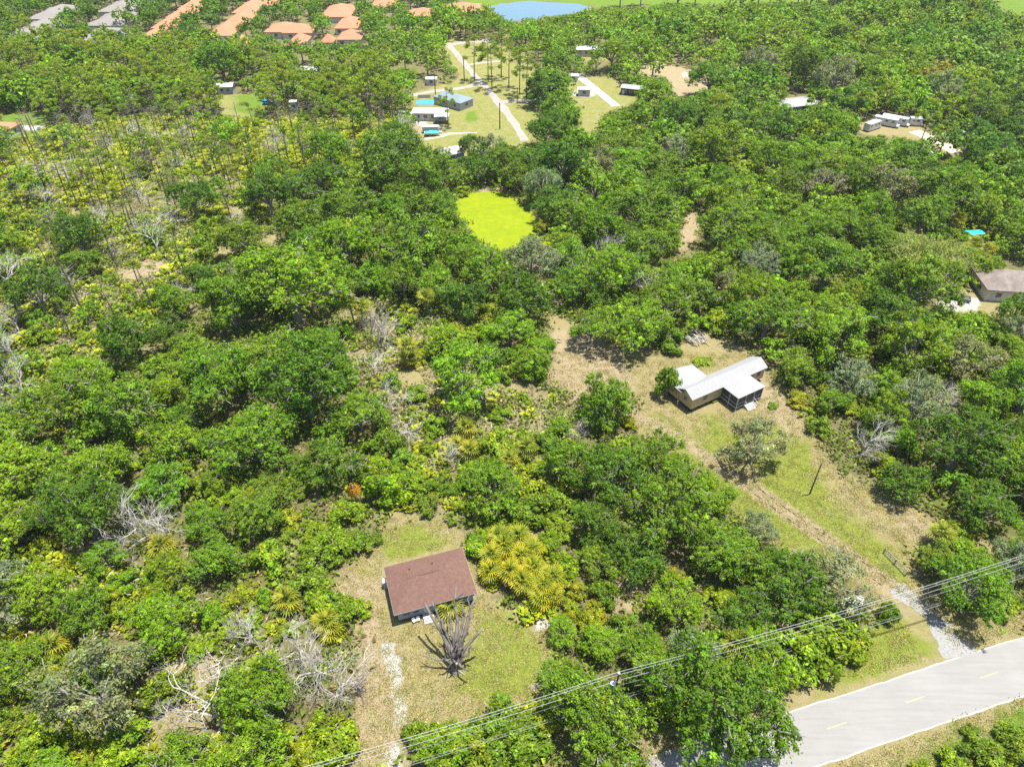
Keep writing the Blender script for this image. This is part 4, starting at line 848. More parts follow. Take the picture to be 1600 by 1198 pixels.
# ------------------------------------------------------------------ the topped dead tree in front of the brown-roofed house
base = at(712, 1046); bx, by = base.x, base.y
t = thing('dead_tree', 'big topped dead tree with stubby bare limbs in front of the brown-roofed house', 'dead tree', (bx, by, 0))
g = np.random.default_rng(77)
MB().tube([(0, 0, -.2), (0, 0, .3), (.05, 0, 1.0), (0, .1, 1.9)], [.85, .55, .48, .5], 12).build('trunk', M['deaddark'], t)
for i in range(8):
    a_ = i * .785 + .3; MB().tube([(.3 * math.cos(a_), .3 * math.sin(a_), .35), (1.0 * math.cos(a_), 1.0 * math.sin(a_), .05), (1.7 * math.cos(a_), 1.7 * math.sin(a_), -.1)], [.2, .12, .05], 6).build('root', M['deaddark'], t)
M['deadmid'] = plain('dead_limb_wood', (.145, .128, .108), .85, .5, 1.2, bump=.4, bscale=9)
limbs = [((663, 941), 7.8, .22), ((674, 938), 7.6, .16), ((713, 915), 9.3, .20), ((746, 930), 8.6, .20), ((754, 981), 6.6, .20), ((743, 1010), 4.6, .15), ((722, 945), 7.8, .2), ((705, 955), 7.4, .2), ((736, 955), 7.4, .17), ((690, 965), 6.8, .18), ((719, 1012), 4.6, .13), ((692, 1030), 3.6, .12), ((660, 1024), 2.6, .12), ((735, 1045), 3.4, .13), ((727, 985), 6.0, .17), ((708, 1030), 4.4, .12)]
for (q, z, r) in limbs:
    e = at(*q, z); e = np.array([e.x - bx, e.y - by, z]); th = math.atan2(e[1], e[0]); s = np.array([.28 * math.cos(th), .28 * math.sin(th), g.uniform(1.3, 1.9)])
    r *= 1.15; k1 = s + (e - s) * [.22, .22, .36] + g.normal(0, .14, 3); k2 = s + (e - s) * [.5, .5, .62] + g.normal(0, .2, 3); k3 = s + (e - s) * [.78, .78, .84] + g.normal(0, .2, 3)
    pts = [s - [0, 0, .5], k1, (k1 + k2) / 2 + g.normal(0, .1, 3), k2, k3, e]
    o = MB(); o.tube(pts, [r * 1.6, r * 1.25, r * 1.1, r * .95, r * .75, r * .55], 8, True); lb_ = o.build('limb', M['deadmid'], t, smooth=True)
    for k in range(g.integers(1, 4)):
        p0 = [k1, k2, k3, k3][g.integers(0, 4)]; dr = unit(unit(e - s) * .8 + g.normal(0, .45, 3) + [0, 0, .35]); l = g.uniform(.6, 1.9); p1 = p0 + dr * l
        br = MB(); br.tube([p0, (p0 + p1) / 2 + g.normal(0, .1, 3), p1], [r * .55, r * .42, r * .28], 6, True)
        p2 = p1 + unit(dr + g.normal(0, .5, 3)) * l * .5; br.tube([p1 - dr * .1, (p1 + p2) / 2 + g.normal(0, .04, 3), p2], [r * .26, r * .18, r * .1], 5, True)
        br.build('branch', M['deadmid'], lb_)

# ------------------------------------------------------------------ hand-placed trees
T_ = {'mid': (1, 1, 1), 'dark': (.68, .74, .9), 'bright': (1.28, 1.23, .9), 'yel': (1.75, 1.28, .8), 'grey': (1.12, 1.06, 1.35), 'olive': (1.28, 1.14, 1.3), 'lime': (1.42, 1.26, .9), 'brown': (2.0, .75, 1.6), 'blue': (.8, .95, 1.7)}
HERO = []
def H_(px, py, kind, s, label, tint='mid', z=5, v=0, sz=None, name=None):
    q = at(px, py, z); tn = tuple(c * random.uniform(.95, 1.05) for c in T_[tint])
    rad = {'oak': 4.8, 'thin': 4.8, 'dense': 4.3, 'bush': 2.1, 'pine': 2.5, 'snag': 1.5}[kind] * s
    HERO.append((q.x, q.y, rad)); return put_tree(q.x, q.y, kind, s, tint=tn, label=label, v=v, sz=sz, name=name)
def HB(px, py, s, label, z=0, v=0, tab=None, rot=None, rad=2.5):
    q = at(px, py, z); HERO.append((q.x, q.y, rad * 1.2)); return put_bare(q.x, q.y, s * 1.22, v, tab, label, rot=rot)
def HP(px, py, h, label, z=None, yel=.3, n=22, size=1.25, col=(1, 1, 1), group=None):
    q = at(px, py, h if z is None else z); HERO.append((q.x, q.y, 1.5)); return palm((q.x, q.y), h, label, group, n, yel, size, col)
H_(945, 632, 'dense', 1.12, 'dense round dark-green oak standing alone at the corner of the sandy opening', 'mid', 5)
H_(832, 562, 'dense', .92, 'round oak with a full crown, larger of the pair beside the sandy opening', 'bright', 4, 1)
H_(764, 550, 'dense', .72, 'smaller oak of the pair beside the sandy opening', 'mid', 4, 1)
H_(990, 508, 'oak', 1.25, 'broad spreading oak shading the bare ground behind the tan house', 'bright', 6, 2)
H_(925, 500, 'oak', .9, 'oak next to the broad shading one, on its west side', 'mid', 6, 1)
H_(1182, 690, 'thin', 1.15, 'thin grey-green oak standing alone on the lawn before the tan house', 'olive', 5.0, 0)
H_(1043, 602, 'bush', 1.25, 'small bright bushy tree at the west corner of the tan house', 'mid', 2.5, 1, 2.0, 'small_tree')
H_(1300, 895, 'thin', 1.08, 'wide grey-green oak at the inner end of the gravel driveway', 'olive', 6, 1)
H_(1240, 910, 'oak', .95, 'dark oak touching the grey-green one by the gravel driveway', 'dark', 6, 2)
H_(1192, 806, 'thin', .62, 'slender thin-leaved oak at the edge of the track across from the lone pole', 'grey', 6, 2)
H_(1120, 1112, 'oak', 1.35, 'largest oak hanging over the road, dark olive with pale gaps', 'dark', 6, 2)
H_(1060, 1060, 'oak', 1.1, 'yellow-green oak just north of the largest roadside oak', 'bright', 6, 4)
H_(930, 1125, 'oak', 1.15, 'dark green oak under the transformer pole near the road', 'mid', 6, 6)
H_(880, 1060, 'oak', .85, 'small oak at the east edge of the brown-roofed house lawn', 'mid', 5, 3)
H_(1290, 1003, 'bush', 2.1, 'bright green bushy tree on the verge below the power cables', 'bright', 2.5, 0)
H_(1325, 1008, 'bush', 1.4, 'bright shrub at the east end of the verge thicket', 'lime', 2, 3)
H_(1235, 1020, 'bush', 1.9, 'bright green shrub in the middle of the verge thicket', 'bright', 2.5, 2)
H_(1195, 1035, 'oak', .75, 'small oak at the west end of the verge thicket', 'bright', 4, 2)
H_(1517, 925, 'oak', .95, 'oak with low bright skirts on the east side of the gravel driveway', 'mid', 4, 0)
H_(1555, 935, 'bush', 1.5, 'lime shrub below the oak east of the gravel driveway', 'lime', 2, 0)
H_(1393, 955, 'bush', .75, 'tiny young pine-like tree on the dry verge next to the driveway', 'mid', 2, 2, 1.4, 'young_tree')
H_(828, 368, 'oak', .72, 'small open oak leaning over the corner of the duckweed pond', 'mid', 5, 3)
H_(848, 352, 'bush', 1.2, 'yellow-green bush on the duckweed pond bank', 'yel', 2, 3)
H_(1250, 560, 'oak', .8, 'oak with pale trunk east of the tan house', 'olive', 6, 5)
H_(1072, 285, 'dense', 1.25, 'round bright oak above the bare earth path', 'bright', 6, 0)
H_(698, 155, 'pine', 1.0, 'lone pine in front of the blue-grey roofed house', 'mid', 10, 1)
H_(846, 145, 'dense', 1.7, 'huge dark live oak beside the junction of the dirt road', 'dark', 5, 0)
H_(872, 170, 'dense', 1.25, 'round green oak just south of the huge dark live oak', 'mid', 5, 1)
H_(885, 192, 'dense', 1.35, 'round bright oak nearest the southern end of the dirt road', 'bright', 5, 0)
H_(868, 100, 'oak', 1.5, 'tall dark oak behind the huge live oak', 'mid', 6, 4)
for i, (x_, y_, lb) in enumerate(((740, 84, 'first'), (762, 86, 'second'), (768, 98, 'third'), (795, 95, 'fourth'), (812, 105, 'fifth'), (783, 80, 'sixth'), (823, 112, 'seventh'))):
    H_(x_, y_, 'pine', 1.3, f'thin pine, {lb} from the dirt road bend in the open pine lot', 'mid', 11, i, 1.12)
H_(1098, 560, 'bush', .9, 'bright clump of weeds in the back corner of the tan house', 'bright', 1, 0, .35, 'weed_clump')
H_(1113, 622, 'bush', .45, 'little green shrub against the front wall of the tan house', 'mid', .6, 1, .4)
H_(1208, 632, 'bush', .5, 'single low shrub on bare ground east of the porch stairs', 'mid', .6, 1, .5)
for i, (x_, y_, s_, tn, lb) in enumerate(((660, 1160, 1.15, 'mid', 'westernmost bush of the hedge under the cables'), (690, 1165, 1.3, 'bright', 'second bush from the west in the hedge under the cables'), (722, 1150, 1.3, 'mid', 'third bush from the west in the hedge under the cables'), (755, 1160, 1.4, 'bright', 'middle bush of the hedge under the cables'),
     (785, 1135, 1.6, 'mid', 'tallest bush of the hedge under the cables'), (818, 1150, 1.5, 'mid', 'bulky bush east of the tallest one in the hedge'), (840, 1125, 1.2, 'yel', 'yellow-tinged bush at the east end of the hedge'), (790, 1175, 1.4, 'mid', 'low bush on the road side of the tallest hedge bush'), (700, 1190, 1.3, 'mid', 'bush on the road side at the west of the hedge'))):
    H_(x_, y_, 'bush', s_, lb, tn, 1.5, i)
for i, (x_, y_, s_) in enumerate(((505, 940, 1.5), (535, 955, 1.2), (480, 925, 1.6), (560, 945, .9), (540, 800, 1.4), (565, 845, 1.2), (520, 850, 1.4), (495, 880, 1.5))):
    H_(x_, y_, 'bush', s_, ['bushy shrub jutting into the west side of the sandy clearing', 'low shrub below the jutting one at the clearing edge', 'tall shrub backing the west edge of the clearing', 'small shrub closest to the brown-roofed house drive', 'shrub at the north-west corner of the clearing', 'small shrub between corner and jutting bushes', 'shrub in the oak shade behind the corner shrub', 'rounded shrub halfway down the west edge'][i], ['bright', 'mid', 'mid', 'lime', 'bright', 'mid', 'bright', 'mid'][i], 1.5, i)
def HX(px, py, rp, kind, label, tint='mid', v=0, sz=None):
    q = at(px, py, 5.5); d = q.y * math.cos(PITCH) + (CAMZ - 5.5) * math.sin(PITCH); return H_(px, py, kind, rp * d / FOC / {'oak': 4.9, 'dense': 4.5, 'thin': 4.9, 'bush': 2.2}[kind], label, tint, 5.5, v, sz)
for i, (px_, py_, rp, kd_, tn_, lb) in enumerate((
  (958, 745, 50, 'oak', 'dark', 'big dark oak at the north-west of the grove between the house lots'), (1030, 720, 46, 'oak', 'mid', 'big oak at the north tip of the grove next to the sandy lane'), (1045, 800, 58, 'oak', 'mid', 'largest oak in the middle of the grove between the house lots'), (935, 810, 50, 'oak', 'dark', 'dark oak above the yellowing palm clump'), (1110, 770, 42, 'oak', 'bright', 'bright oak leaning towards the sandy lane from the grove'),
  (1130, 850, 52, 'oak', 'mid', 'wide oak in the lower middle of the grove'), (1000, 860, 44, 'oak', 'dark', 'shadowy oak above the small sandy gap in the grove'), (1190, 880, 44, 'oak', 'mid', 'oak between the grove and the driveway trees'), (895, 720, 42, 'oak', 'mid', 'oak standing south of the dense round one'), (1060, 930, 44, 'oak', 'bright', 'bright oak in the lower grove north of the cables'), (1170, 950, 40, 'oak', 'dark', 'dark oak just north of the cables near the verge thicket'), (940, 985, 40, 'oak', 'bright', 'bright oak east of the brown-roofed house lawn'), (1010, 1000, 38, 'oak', 'mid', 'oak above the transformer pole'),
  (480, 620, 66, 'oak', 'dark', 'huge dark oak in the middle of the closed western woods'), (400, 690, 58, 'oak', 'mid', 'huge oak south-west of the darkest oak of the western woods'), (510, 720, 50, 'oak', 'dark', 'dark oak right beside the orange-brown dead palm'), (345, 600, 52, 'oak', 'mid', 'broad oak north-west in the closed western woods'), (560, 640, 44, 'oak', 'mid', 'oak at the west edge of the pale leafless brush trees'), (460, 470, 66, 'oak', 'bright', 'huge bright oak north of the grey twig tangle'), (360, 480, 56, 'oak', 'mid', 'broad oak at the south edge of the dry scrub'), (540, 400, 50, 'oak', 'bright', 'broad bright oak west of the duckweed pond'),
  (640, 400, 58, 'dense', 'mid', 'large domed oak at the south-west corner of the duckweed pond'), (620, 270, 52, 'oak', 'dark', 'large dark oak north-west of the duckweed pond'), (190, 645, 54, 'dense', 'mid', 'round-topped oak standing apart in the western woods'), (130, 590, 40, 'oak', 'bright', 'bright oak north-west of the round-topped one'), (60, 460, 44, 'oak', 'dark', 'dark green oak cluster head at the west of the scrub'), (130, 800, 52, 'oak', 'dark', 'dark oak west of the white fan-shaped tree'), (330, 860, 50, 'oak', 'mid', 'oak south-east of the white fan-shaped tree'), (400, 1090, 66, 'oak', 'mid', 'large oak in the bottom woods beside the tall pale leaning trunk'), (60, 920, 48, 'oak', 'lime', 'yellow-green oak near the western corner woods'), (250, 960, 44, 'oak', 'bright', 'bright oak north of the bottom clearing'),
  (460, 300, 36, 'oak', 'dark', 'dark oak standing in the east of the palmetto flat'), (300, 312, 30, 'oak', 'dark', 'dark rounded oak at the south edge of the palmetto flat'), (420, 310, 38, 'oak', 'dark', 'dark oak by the bare thicket at the flat'), (120, 370, 32, 'oak', 'dark', 'small dark oak in the west scrub'),
  (720, 470, 44, 'oak', 'dark', 'dark oak behind the pair of round oaks'), (815, 470, 46, 'oak', 'dark', 'dark spreading oak between pond and round oaks'), (830, 410, 40, 'thin', 'grey', 'grey-green thin oak overlapping the south-east corner of the duckweed pond'), (735, 400, 30, 'oak', 'mid', 'oak on the south bank touching the duckweed pond'), (930, 300, 50, 'oak', 'olive', 'wide olive oak east of the duckweed pond'), (1000, 340, 46, 'oak', 'mid', 'wide oak between the pond and the bare earth path'),
  (735, 228, 22, 'oak', 'dark', 'dark oak before the pinkish shed roof'), (772, 226, 24, 'thin', 'grey', 'grey oak just west of the dirt road end'), (690, 232, 14, 'thin', 'olive', 'sparse tree in front of the pale metal shed'), (1590, 478, 30, 'oak', 'mid', 'oak in front of the grey-brown hipped house'), (1548, 410, 20, 'oak', 'olive', 'thin-topped tree over the corner of the grey-brown hipped house'),
  (1200, 500, 48, 'oak', 'mid', 'broad oak in the woods behind the tan house'), (1310, 540, 56, 'oak', 'bright', 'huge bright oak east of the tan house'), (1400, 500, 46, 'oak', 'dark', 'dark oak below the bamboo clump'), (1290, 420, 44, 'oak', 'mid', 'broad oak west of the bamboo clump'), (1500, 700, 52, 'oak', 'dark', 'big dark oak east of the grey-white dead tree'), (1420, 740, 44, 'oak', 'dark', 'dark oak at the lawn edge south of the grey-white dead tree'), (1440, 630, 44, 'thin', 'grey', 'grey-green oak among the pale bare stems'), (1550, 780, 44, 'oak', 'dark', 'dark oak behind the round-headed palm'))):
    HX(px_, py_, rp, kd_, lb, tn_, i)
# bare and dying trees
HB(238, 840, 1.25, 'white bare tree with a fan of fine branches in the western woods', 0, 1, rad=4)
HB(262, 835, 1.0, 'second bare tree leaning against the white fan-shaped one', 0, 3)
HB(350, 1140, 1.25, 'tall pale leaning dead trunk above the bottom woods', 0, 2, rot=(R(-8), R(10), 0))
HB(405, 1010, .9, 'small dead tree with forked tips behind the tall pale trunk', 0, 4)
HB(505, 1060, 1.15, 'sprawling grey bare oak at the west edge of the sandy drive', 0, 0, rad=4)
HB(530, 1090, 1.0, 'grey bare tree with tangled twigs over the sandy drive', 0, 3, rad=3)
HB(480, 1030, .95, 'grey leafless tree behind the sprawling bare oak', 0, 1)
HB(560, 1085, .8, 'dark-limbed bare tree closest to the drive', 0, 1, BAREBROWN)
HB(595, 545, 1.3, 'big brownish-grey dead oak beside the two tall palms', 0, 0, BAREBROWN, rad=4)
HB(612, 540, 1.15, 'pale dead oak merged with the brownish one', 0, 3, rad=3)
HB(585, 590, .8, 'grey bare crown north of the dark oaks', 0, 2); HB(620, 640, .9, 'pale leafless tree over the brush, west of the forked white one', 0, 1)
HB(700, 725, .75, 'forked white dead tree in the middle of the brush', 0, 4); HB(640, 690, .7, 'low pale dead branches among lime bushes', 0, 2)
HB(905, 690, .6, 'white twig-like dead sapling beside the dense round oak', 0, 0)
HB(1345, 705, 1.0, 'grey-white dead tree at the edge of the lawn woods', 0, 3, rad=3); HB(1330, 715, .8, 'fallen-looking bare tree spreading low over the lawn edge', 0, 1, rot=(R(20), R(-25), 0))
HB(415, 560, .6, 'small grey tangle of dead twigs in the dark oaks', 0, 1, BAREBROWN); HB(1415, 655, 1.0, 'pale upright bare stems in the eastern woods', 0, 2); HB(1450, 640, 1.0, 'pale bare stems beside the upright ones in the eastern woods', 0, 4)
HB(960, 420, 1.1, 'pale forked dead limbs east of the duckweed pond', 0, 0); HB(905, 440, 1.1, 'grey leafless tree south-east of the duckweed pond', 0, 3); HB(1008, 470, .9, 'twisted grey tree above the broad shading oak', 0, 2)
HB(290, 470, .7, 'small dead tree over the dry scrub', 0, 1); HB(160, 470, .8, 'dead tree with blackened stem in the dry scrub', 0, 1, BAREBROWN); HB(390, 375, .8, 'brownish bare thicket tree near the scrub opening', 0, 0, BAREBROWN); HB(370, 360, .7, 'grey bare tree near the scrub opening', 0, 4)
for i, (x_, y_) in enumerate(((225, 215), (250, 222), (205, 225), (275, 240), (185, 235), (300, 225), (240, 250), (110, 285), (270, 270), (195, 270))):
    HB(x_, y_ + 12, 1.15, 'grey leafless tree in the dead stand at the west of the palmetto flat', 0, i, BARE if i % 3 else BAREBROWN, rad=2)
    bpy.context.scene.objects[-1].parent and bpy.context.scene.objects[-1].parent.__setitem__('group', 'dead stand at the west of the palmetto flat')
# brush heap of pale cut poles behind the tan house
q = at(1085, 528); t = thing('brush_pile', 'heap of pale cut branches at the wood edge behind the tan house', 'brush pile', (q.x, q.y, 0)); g = np.random.default_rng(8)
for i in range(34):
    a_ = g.normal(R(118), .22); p = np.array([g.uniform(-2.3, 2.3), g.uniform(-2, 2), g.uniform(.15, 1.0)]); d_ = np.array([math.cos(a_), math.sin(a_), g.normal(0, .12)]) * g.uniform(1.2, 2.6)
    MB().tube([p - d_, p + g.normal(0, .1, 3), p + d_], [.09, .07, .03], 5).build('branch', M['dead'], t)
q = at(300, 1175); t = thing('brush_pile', 'reddish uprooted stump and debris heap in the bottom clearing', 'brush pile', (q.x, q.y, 0))
for i in range(30):
    a_ = g.uniform(0, 6.28); p = np.array([g.normal(0, 1.0), g.normal(0, .8), g.uniform(.1, .8)]); d_ = np.array([math.cos(a_), math.sin(a_), g.normal(0, .3)]) * g.uniform(.5, 1.4)
    MB().tube([p - d_, p + g.normal(0, .1, 3), p + d_], [.10, .09, .04], 5).build('branch', M['deaddark'], t)
for (xa, ya, xb, yb, r, lb) in ((320, 1170, 352, 1120, .16, 'pale fallen trunk pointing up from the debris heap'), (180, 1135, 265, 1200, .12, 'thin curved fallen branch in the bottom clearing'), (270, 470, 300, 455, .1, 'short grey log in the dry scrub'), (325, 1045, 352, 1025, .10, 'grey fallen pole north of the bottom clearing'), (120, 465, 185, 440, .1, 'long bleached log in the dry scrub')):
    A, B = at(xa, ya), at(xb, yb); n_ = (B - A).cross(Vector((0, 0, 1))).normalized(); o = MB(); o.tube([tuple(A + Vector((0, 0, r))), tuple(A.lerp(B, .5) + n_ * .6 + Vector((0, 0, r + .2))), tuple(B + Vector((0, 0, r + .3)))], [r * 1.3, r, r * .5], 7, True); tag(o.build('fallen_log', M['dead'], None, True), lb, 'log')
# palms
YP = [(770, 868, 3, .5), (790, 850, 3, .3), (812, 868, 3, .75), (795, 890, 3, .85), (835, 885, 3, .9), (818, 905, 3, .8), (848, 912, 3, .6), (765, 890, 2, .5), (780, 835, 3, .2), (860, 900, 3, .45), (808, 838, 3, .4), (830, 855, 3, .5), (845, 930, 2, .6), (862, 925, 2, .4)]
lbs = ['by the east gable', 'at the back of the clump', 'in the centre', 'golden, touching the house wall', 'golden, in the middle of the clump', 'golden, low over the shadow', 'at the south-east rim', 'low, touching the yard', 'greenest, at the north tip', 'at the east rim', 'north-centre', 'east-centre', 'small, at the south tip', 'small, beside the south tip']
for i, (x_, y_, h_, ye) in enumerate(YP):
    HP(x_, y_, h_, f'yellowing cabbage palm {lbs[i]}' + (', in the clump' if 'clump' not in lbs[i] else '') + ' beside the brown-roofed house', yel=ye, n=26, size=1.2, col=(1.15, 1.12, .9), group=None)
for i, (x_, y_, h_, ye, lb) in enumerate(((548, 470, 7, .2, 'tall cabbage palm west of the big dead oak'), (562, 480, 5.5, .2, 'shorter cabbage palm under the tall one by the dead oak'), (668, 462, 5.5, .35, 'cabbage palm with a full round head north-east of the dead oak'), (640, 538, 5.5, .1, 'slim palm with drooping grey-green fronds in the brush'),
    (642, 560, 2, .4, 'low palm at the foot of the slim brush palm'), (710, 520, 2, .95, 'bright yellow low palm beside the brush'), (735, 705, 2, .6, 'yellow-green palm east of the forked white dead tree'), (715, 695, 2, .5, 'low palm behind the yellow-green one in the brush'), (822, 700, 3, .05, 'pale green palm with spiky fronds below the brush'), (795, 720, 2, .4, 'small palm west of the spiky pale one'),
    (1475, 835, 3, .05, 'pale round-headed palm at the lawn edge near the road woods'), (510, 975, 2, .95, 'golden palm fronds poking through the bare oak'), (520, 985, 1, .8, 'small golden palm beside the bare oak'), (1525, 380, 4, .2, 'palm beside the turquoise tarp'), (1510, 390, 4, .2, 'palm west of the turquoise tarp'), (1545, 390, 4, .3, 'palm east of the turquoise tarp'), (1500, 340, 4, .4, 'palm behind the turquoise tarp'), (1535, 405, 4, .3, 'palm between tarp and grey-roofed house'),
    (703, 946, 1, .3, 'sago-like palm by the front wall of the brown-roofed house'), (1150, 1010, 3, .2, 'palm under the power cables with an open head'), (255, 850, 2, .95, 'golden palm at the foot of the white fan-shaped tree'), (1475, 262, 4, .2, 'palm near the sandy lane in the wooded lot'), (445, 940, 2, .5, 'yellow-green palm hidden among western bushes'), (85, 1010, 2, .5, 'yellowish palm near the western frame woods'), (730, 665, 2, .3, 'small green palm at the edge of brush and oaks'))):
    HP(x_, y_, h_, lb, yel=ye, n=20, size=1.3)
q = at(554, 762, 5); t = palm((q.x, q.y), 5.5, 'dead cabbage palm with hanging orange-brown fronds in the dark oaks', None, 16, 0, 1.3, (1.8, .80, .9))
for ch in t.children:
    if ch.name.startswith('frond'): ch.rotation_euler[1] = abs(ch.rotation_euler[1]) * .3 + 1.1
HERO.append((q.x, q.y, 1.2))
# bamboo clump
q = at(1440, 432); HERO.append((q.x, q.y, 9)); t = thing('bamboo_clump', 'huge clump of arching pale bamboo canes north-west of the pickup truck', 'bamboo', (q.x, q.y, 0)); g = np.random.default_rng(31)
mb = MB(); LV, LF, LC = [], [], []
for i in range(230):
    th = g.uniform(0, 6.28); r0 = g.uniform(.1, 2.6); out = g.uniform(2, 9.5); Hc = g.uniform(7, 12.5) * (1 - .03 * out); d_ = np.array([math.cos(th), math.sin(th), 0])
    P0 = d_ * r0; P1 = d_ * (r0 + out * .3) + [0, 0, Hc * .6]; P2 = d_ * (r0 + out * .75) + [0, 0, Hc]; P3 = d_ * (r0 + out * 1.1) + [0, 0, Hc * .86]
    mb.tube([P0, P1, P2, P3], [.07, .06, .04, .015], 4)
    for k in range(26):
        f = g.uniform(.3, 1); p = P1 * (1 - f) ** 2 + 2 * P2 * f * (1 - f) + P3 * f * f + g.normal(0, .25, 3); LV.append(p)
LV = np.array(LV); V, F = cards(LV, unit(g.normal(size=LV.shape) * .7 + [0, 0, .8]), .22, g, 2.6)
mb.build('canes', plain('bamboo_cane', (.34, .36, .12), .5, .3, 2), t)['kind'] = 'stuff'; o = obj('leaves', mk('bamboo_leaves', V, F, M['leaf'], leaf_cols(len(LV), g, (.20, .25, .05), .25, .15)), t); o['kind'] = 'stuff'

# ------------------------------------------------------------------ the woods: one place per tree, nearest ones single objects
FRONT = [*GAPP, GOLF, FIELD_R, [(1062, 318), (1112, 322), (1104, 368), (1092, 402), (1042, 404), (1056, 350)], POND, LAKE, LOT_C, LOT_D, LOT_H, LOT_L, LOT_R, PAD_R, LOT_S, HOUSE_L2, TRACK_G, YARD_A, YARD_B, [(905, 62), (946, 62), (946, 88), (905, 88)], [(1212, 148), (1266, 148), (1266, 172), (1212, 172)],
       [(1528, 415), (1600, 415), (1600, 455), (1550, 455)], [(1350, 182), (1440, 182), (1440, 212), (1350, 212)], [(345, 118), (378, 118), (378, 145), (345, 145)], [(640, 145), (700, 145), (700, 215), (640, 215)], [(670, 222), (720, 222), (720, 252), (690, 258)], [(1512, 355), (1538, 355), (1538, 368), (1512, 368)], [(475, 100), (495, 100), (495, 112), (460, 112)], [(0, 185), (25, 185), (60, 212), (0, 215)], [(970, 128), (1002, 128), (1002, 146), (970, 146)], [(454, 150), (464, 150), (464, 166), (454, 166)]]
EXC = [*GAPP, POND, ROAD_ZONE, LAKE, GOLF, FIELD_R, LOT_C, LOT_D, LOT_H, LOT_L, LOT_R, PAD_R, LOT_S, HOUSE_L2, TRACK_G, YARD_A, YARD_B,
       [(1205, 150), (1270, 148), (1275, 178), (1205, 182)], [(1528, 415), (1640, 415), (1640, 475), (1540, 475)], [(1340, 185), (1440, 182), (1440, 220), (1345, 220)]]
for o in list(S.objects):      # footprints of the villas and far houses
    if o.parent is None and o.get('category') in ('villa', 'house', 'motorhome', 'canopy', 'car', 'truck'):
        HERO.append((o.location.x, o.location.y, 9.0 if o['category'] in ('villa',) else 3.0 if o['category'] != 'house' else 5.0))
        if o['category'] == 'villa' and o['label'].find('small') < 0:
            for s_ in (-9, 9): HERO.append((o.location.x, o.location.y + s_, 8.5))
            HERO.append((o.location.x, o.location.y - 19, 6.))
        if o['category'] in ('house', 'motorhome'): HERO.append((o.location.x, o.location.y - (7 if o.name != 'tan_house' else 0), 4.0))
for x_, y_ in ((4, 3), (9, 3), (14, 3), (16, 3), (11, -2), (2, 9)): q = h2.matrix_basis @ Vector((x_, y_, 0)); HERO.append((q.x, q.y, 4.5))   # fronts stay clear
ZNAMES = ['wood', 'farw', 'villa', 'pineband', 'low', 'fringe', 'bushes', 'brush', 'scrub', 'pal', 'opene', 'verge', 'none']
RX, RY = np.meshgrid(np.arange(-300, 1900, 2.) + 1, np.arange(-60, 1300, 2.) + 1)
ZR = np.zeros(RX.shape, np.int8)
for nm, P_ in (('farw', [(1000, -30), (1900, -30), (1900, 230), (1000, 230)]), ('villa', VILLAZONE), ('pineband', PINEBAND), ('low', LOWLEFT), ('fringe', FRINGE), ('bushes', BUSHES), ('brush', BRUSH), ('scrub', SCRUB), ('pal', PALMETTO), ('opene', OPEN_E), ('verge', VERGE)): ZR[inpoly(RX, RY, P_)] = ZNAMES.index(nm)
for P_ in EXC: ZR[inpoly(RX, RY, P_)] = ZNAMES.index('none')
FR = np.zeros(RX.shape, bool)
for P_ in FRONT: FR |= inpoly(RX, RY, P_)
ZNA = np.array(ZNAMES, object)
def zone(x, y):
    px, py = proj(x, y); px, py = np.atleast_1d(px), np.atleast_1d(py)
    return ZNA[ZR[np.clip(((py + 60) / 2).astype(int), 0, FR.shape[0] - 1), np.clip(((px + 300) / 2).astype(int), 0, FR.shape[1] - 1)]], px, py
CP, SPI = math.cos(PITCH), math.sin(PITCH)
def hides(x, y, r, ht):
    c = 0
    for fx, fz in ((0, .95), (0, .65), (-.6, .7), (.6, .7), (-.35, .9), (.35, .9)):
        dz = fz * ht - CAMZ; d = y * CP - dz * SPI; px = 800 + FOC * (x + fx * r) / d; py = 599 - FOC * (y * SPI + dz * CP) / d
        i, j = int((py + 60) / 2), int((px + 300) / 2)
        if 0 <= i < FR.shape[0] and 0 <= j < FR.shape[1] and FR[i, j]: c += 1
    return c
SPEC = {  # first pass (large), probability of keeping a candidate ; kinds
 'wood': (1.0, [('oak', .82), ('dense', .08), ('thin', .06), ('bush', .04)]), 'farw': (1.0, [('oak', .72), ('thin', .2), ('pine', .08)]), 'villa': (.75, [('oak', .75), ('dense', .25)]),
 'pineband': (1.0, [('pine', .50), ('oak', .38), ('dense', .08), ('snag', .04)]), 'low': (.75, [('oak', .45), ('thin', .05), ('bush', .5)]), 'fringe': (.85, [('oak', .6), ('thin', .1), ('bush', .3)]), 'bushes': (.75, [('bush', .85), ('oak', .15)]),
 'brush': (.13, [('bush', .72), ('bare', .2), ('oak', .08)]), 'scrub': (.34, [('oak', .34), ('bush', .26), ('snag', .26), ('bare', .14)]), 'pal': (.6, [('pine', .17), ('snag', .65), ('oak', .05), ('bush', .03), ('bare', .10)]), 'opene': (.12, [('bush', 1)]), 'verge': (0, [('bush', 1)]), 'none': (0, [('bush', 1)])}
RAD = {'oak': 4.4, 'thin': 4.3, 'dense': 4.0, 'bush': 1.8, 'pine': 2.6, 'snag': 1.7, 'bare': 2.0}
g = np.random.default_rng(11)
ys, xs = [], []
y = 36.
while y < 560:
    st_ = 2.6 if y < 300 else 3.4; hw = (y * .82 + 64) * .80 + 9
    x = -hw
    while x < hw: xs.append(x + g.uniform(0, st_)); ys.append(y + g.uniform(0, st_)); x += st_
    y += st_
xs, ys = np.array(xs), np.array(ys); od = g.permutation(len(xs)); xs, ys = xs[od], ys[od]
ZN, PX, PY = zone(xs, ys)
from math import floor
grid = {}
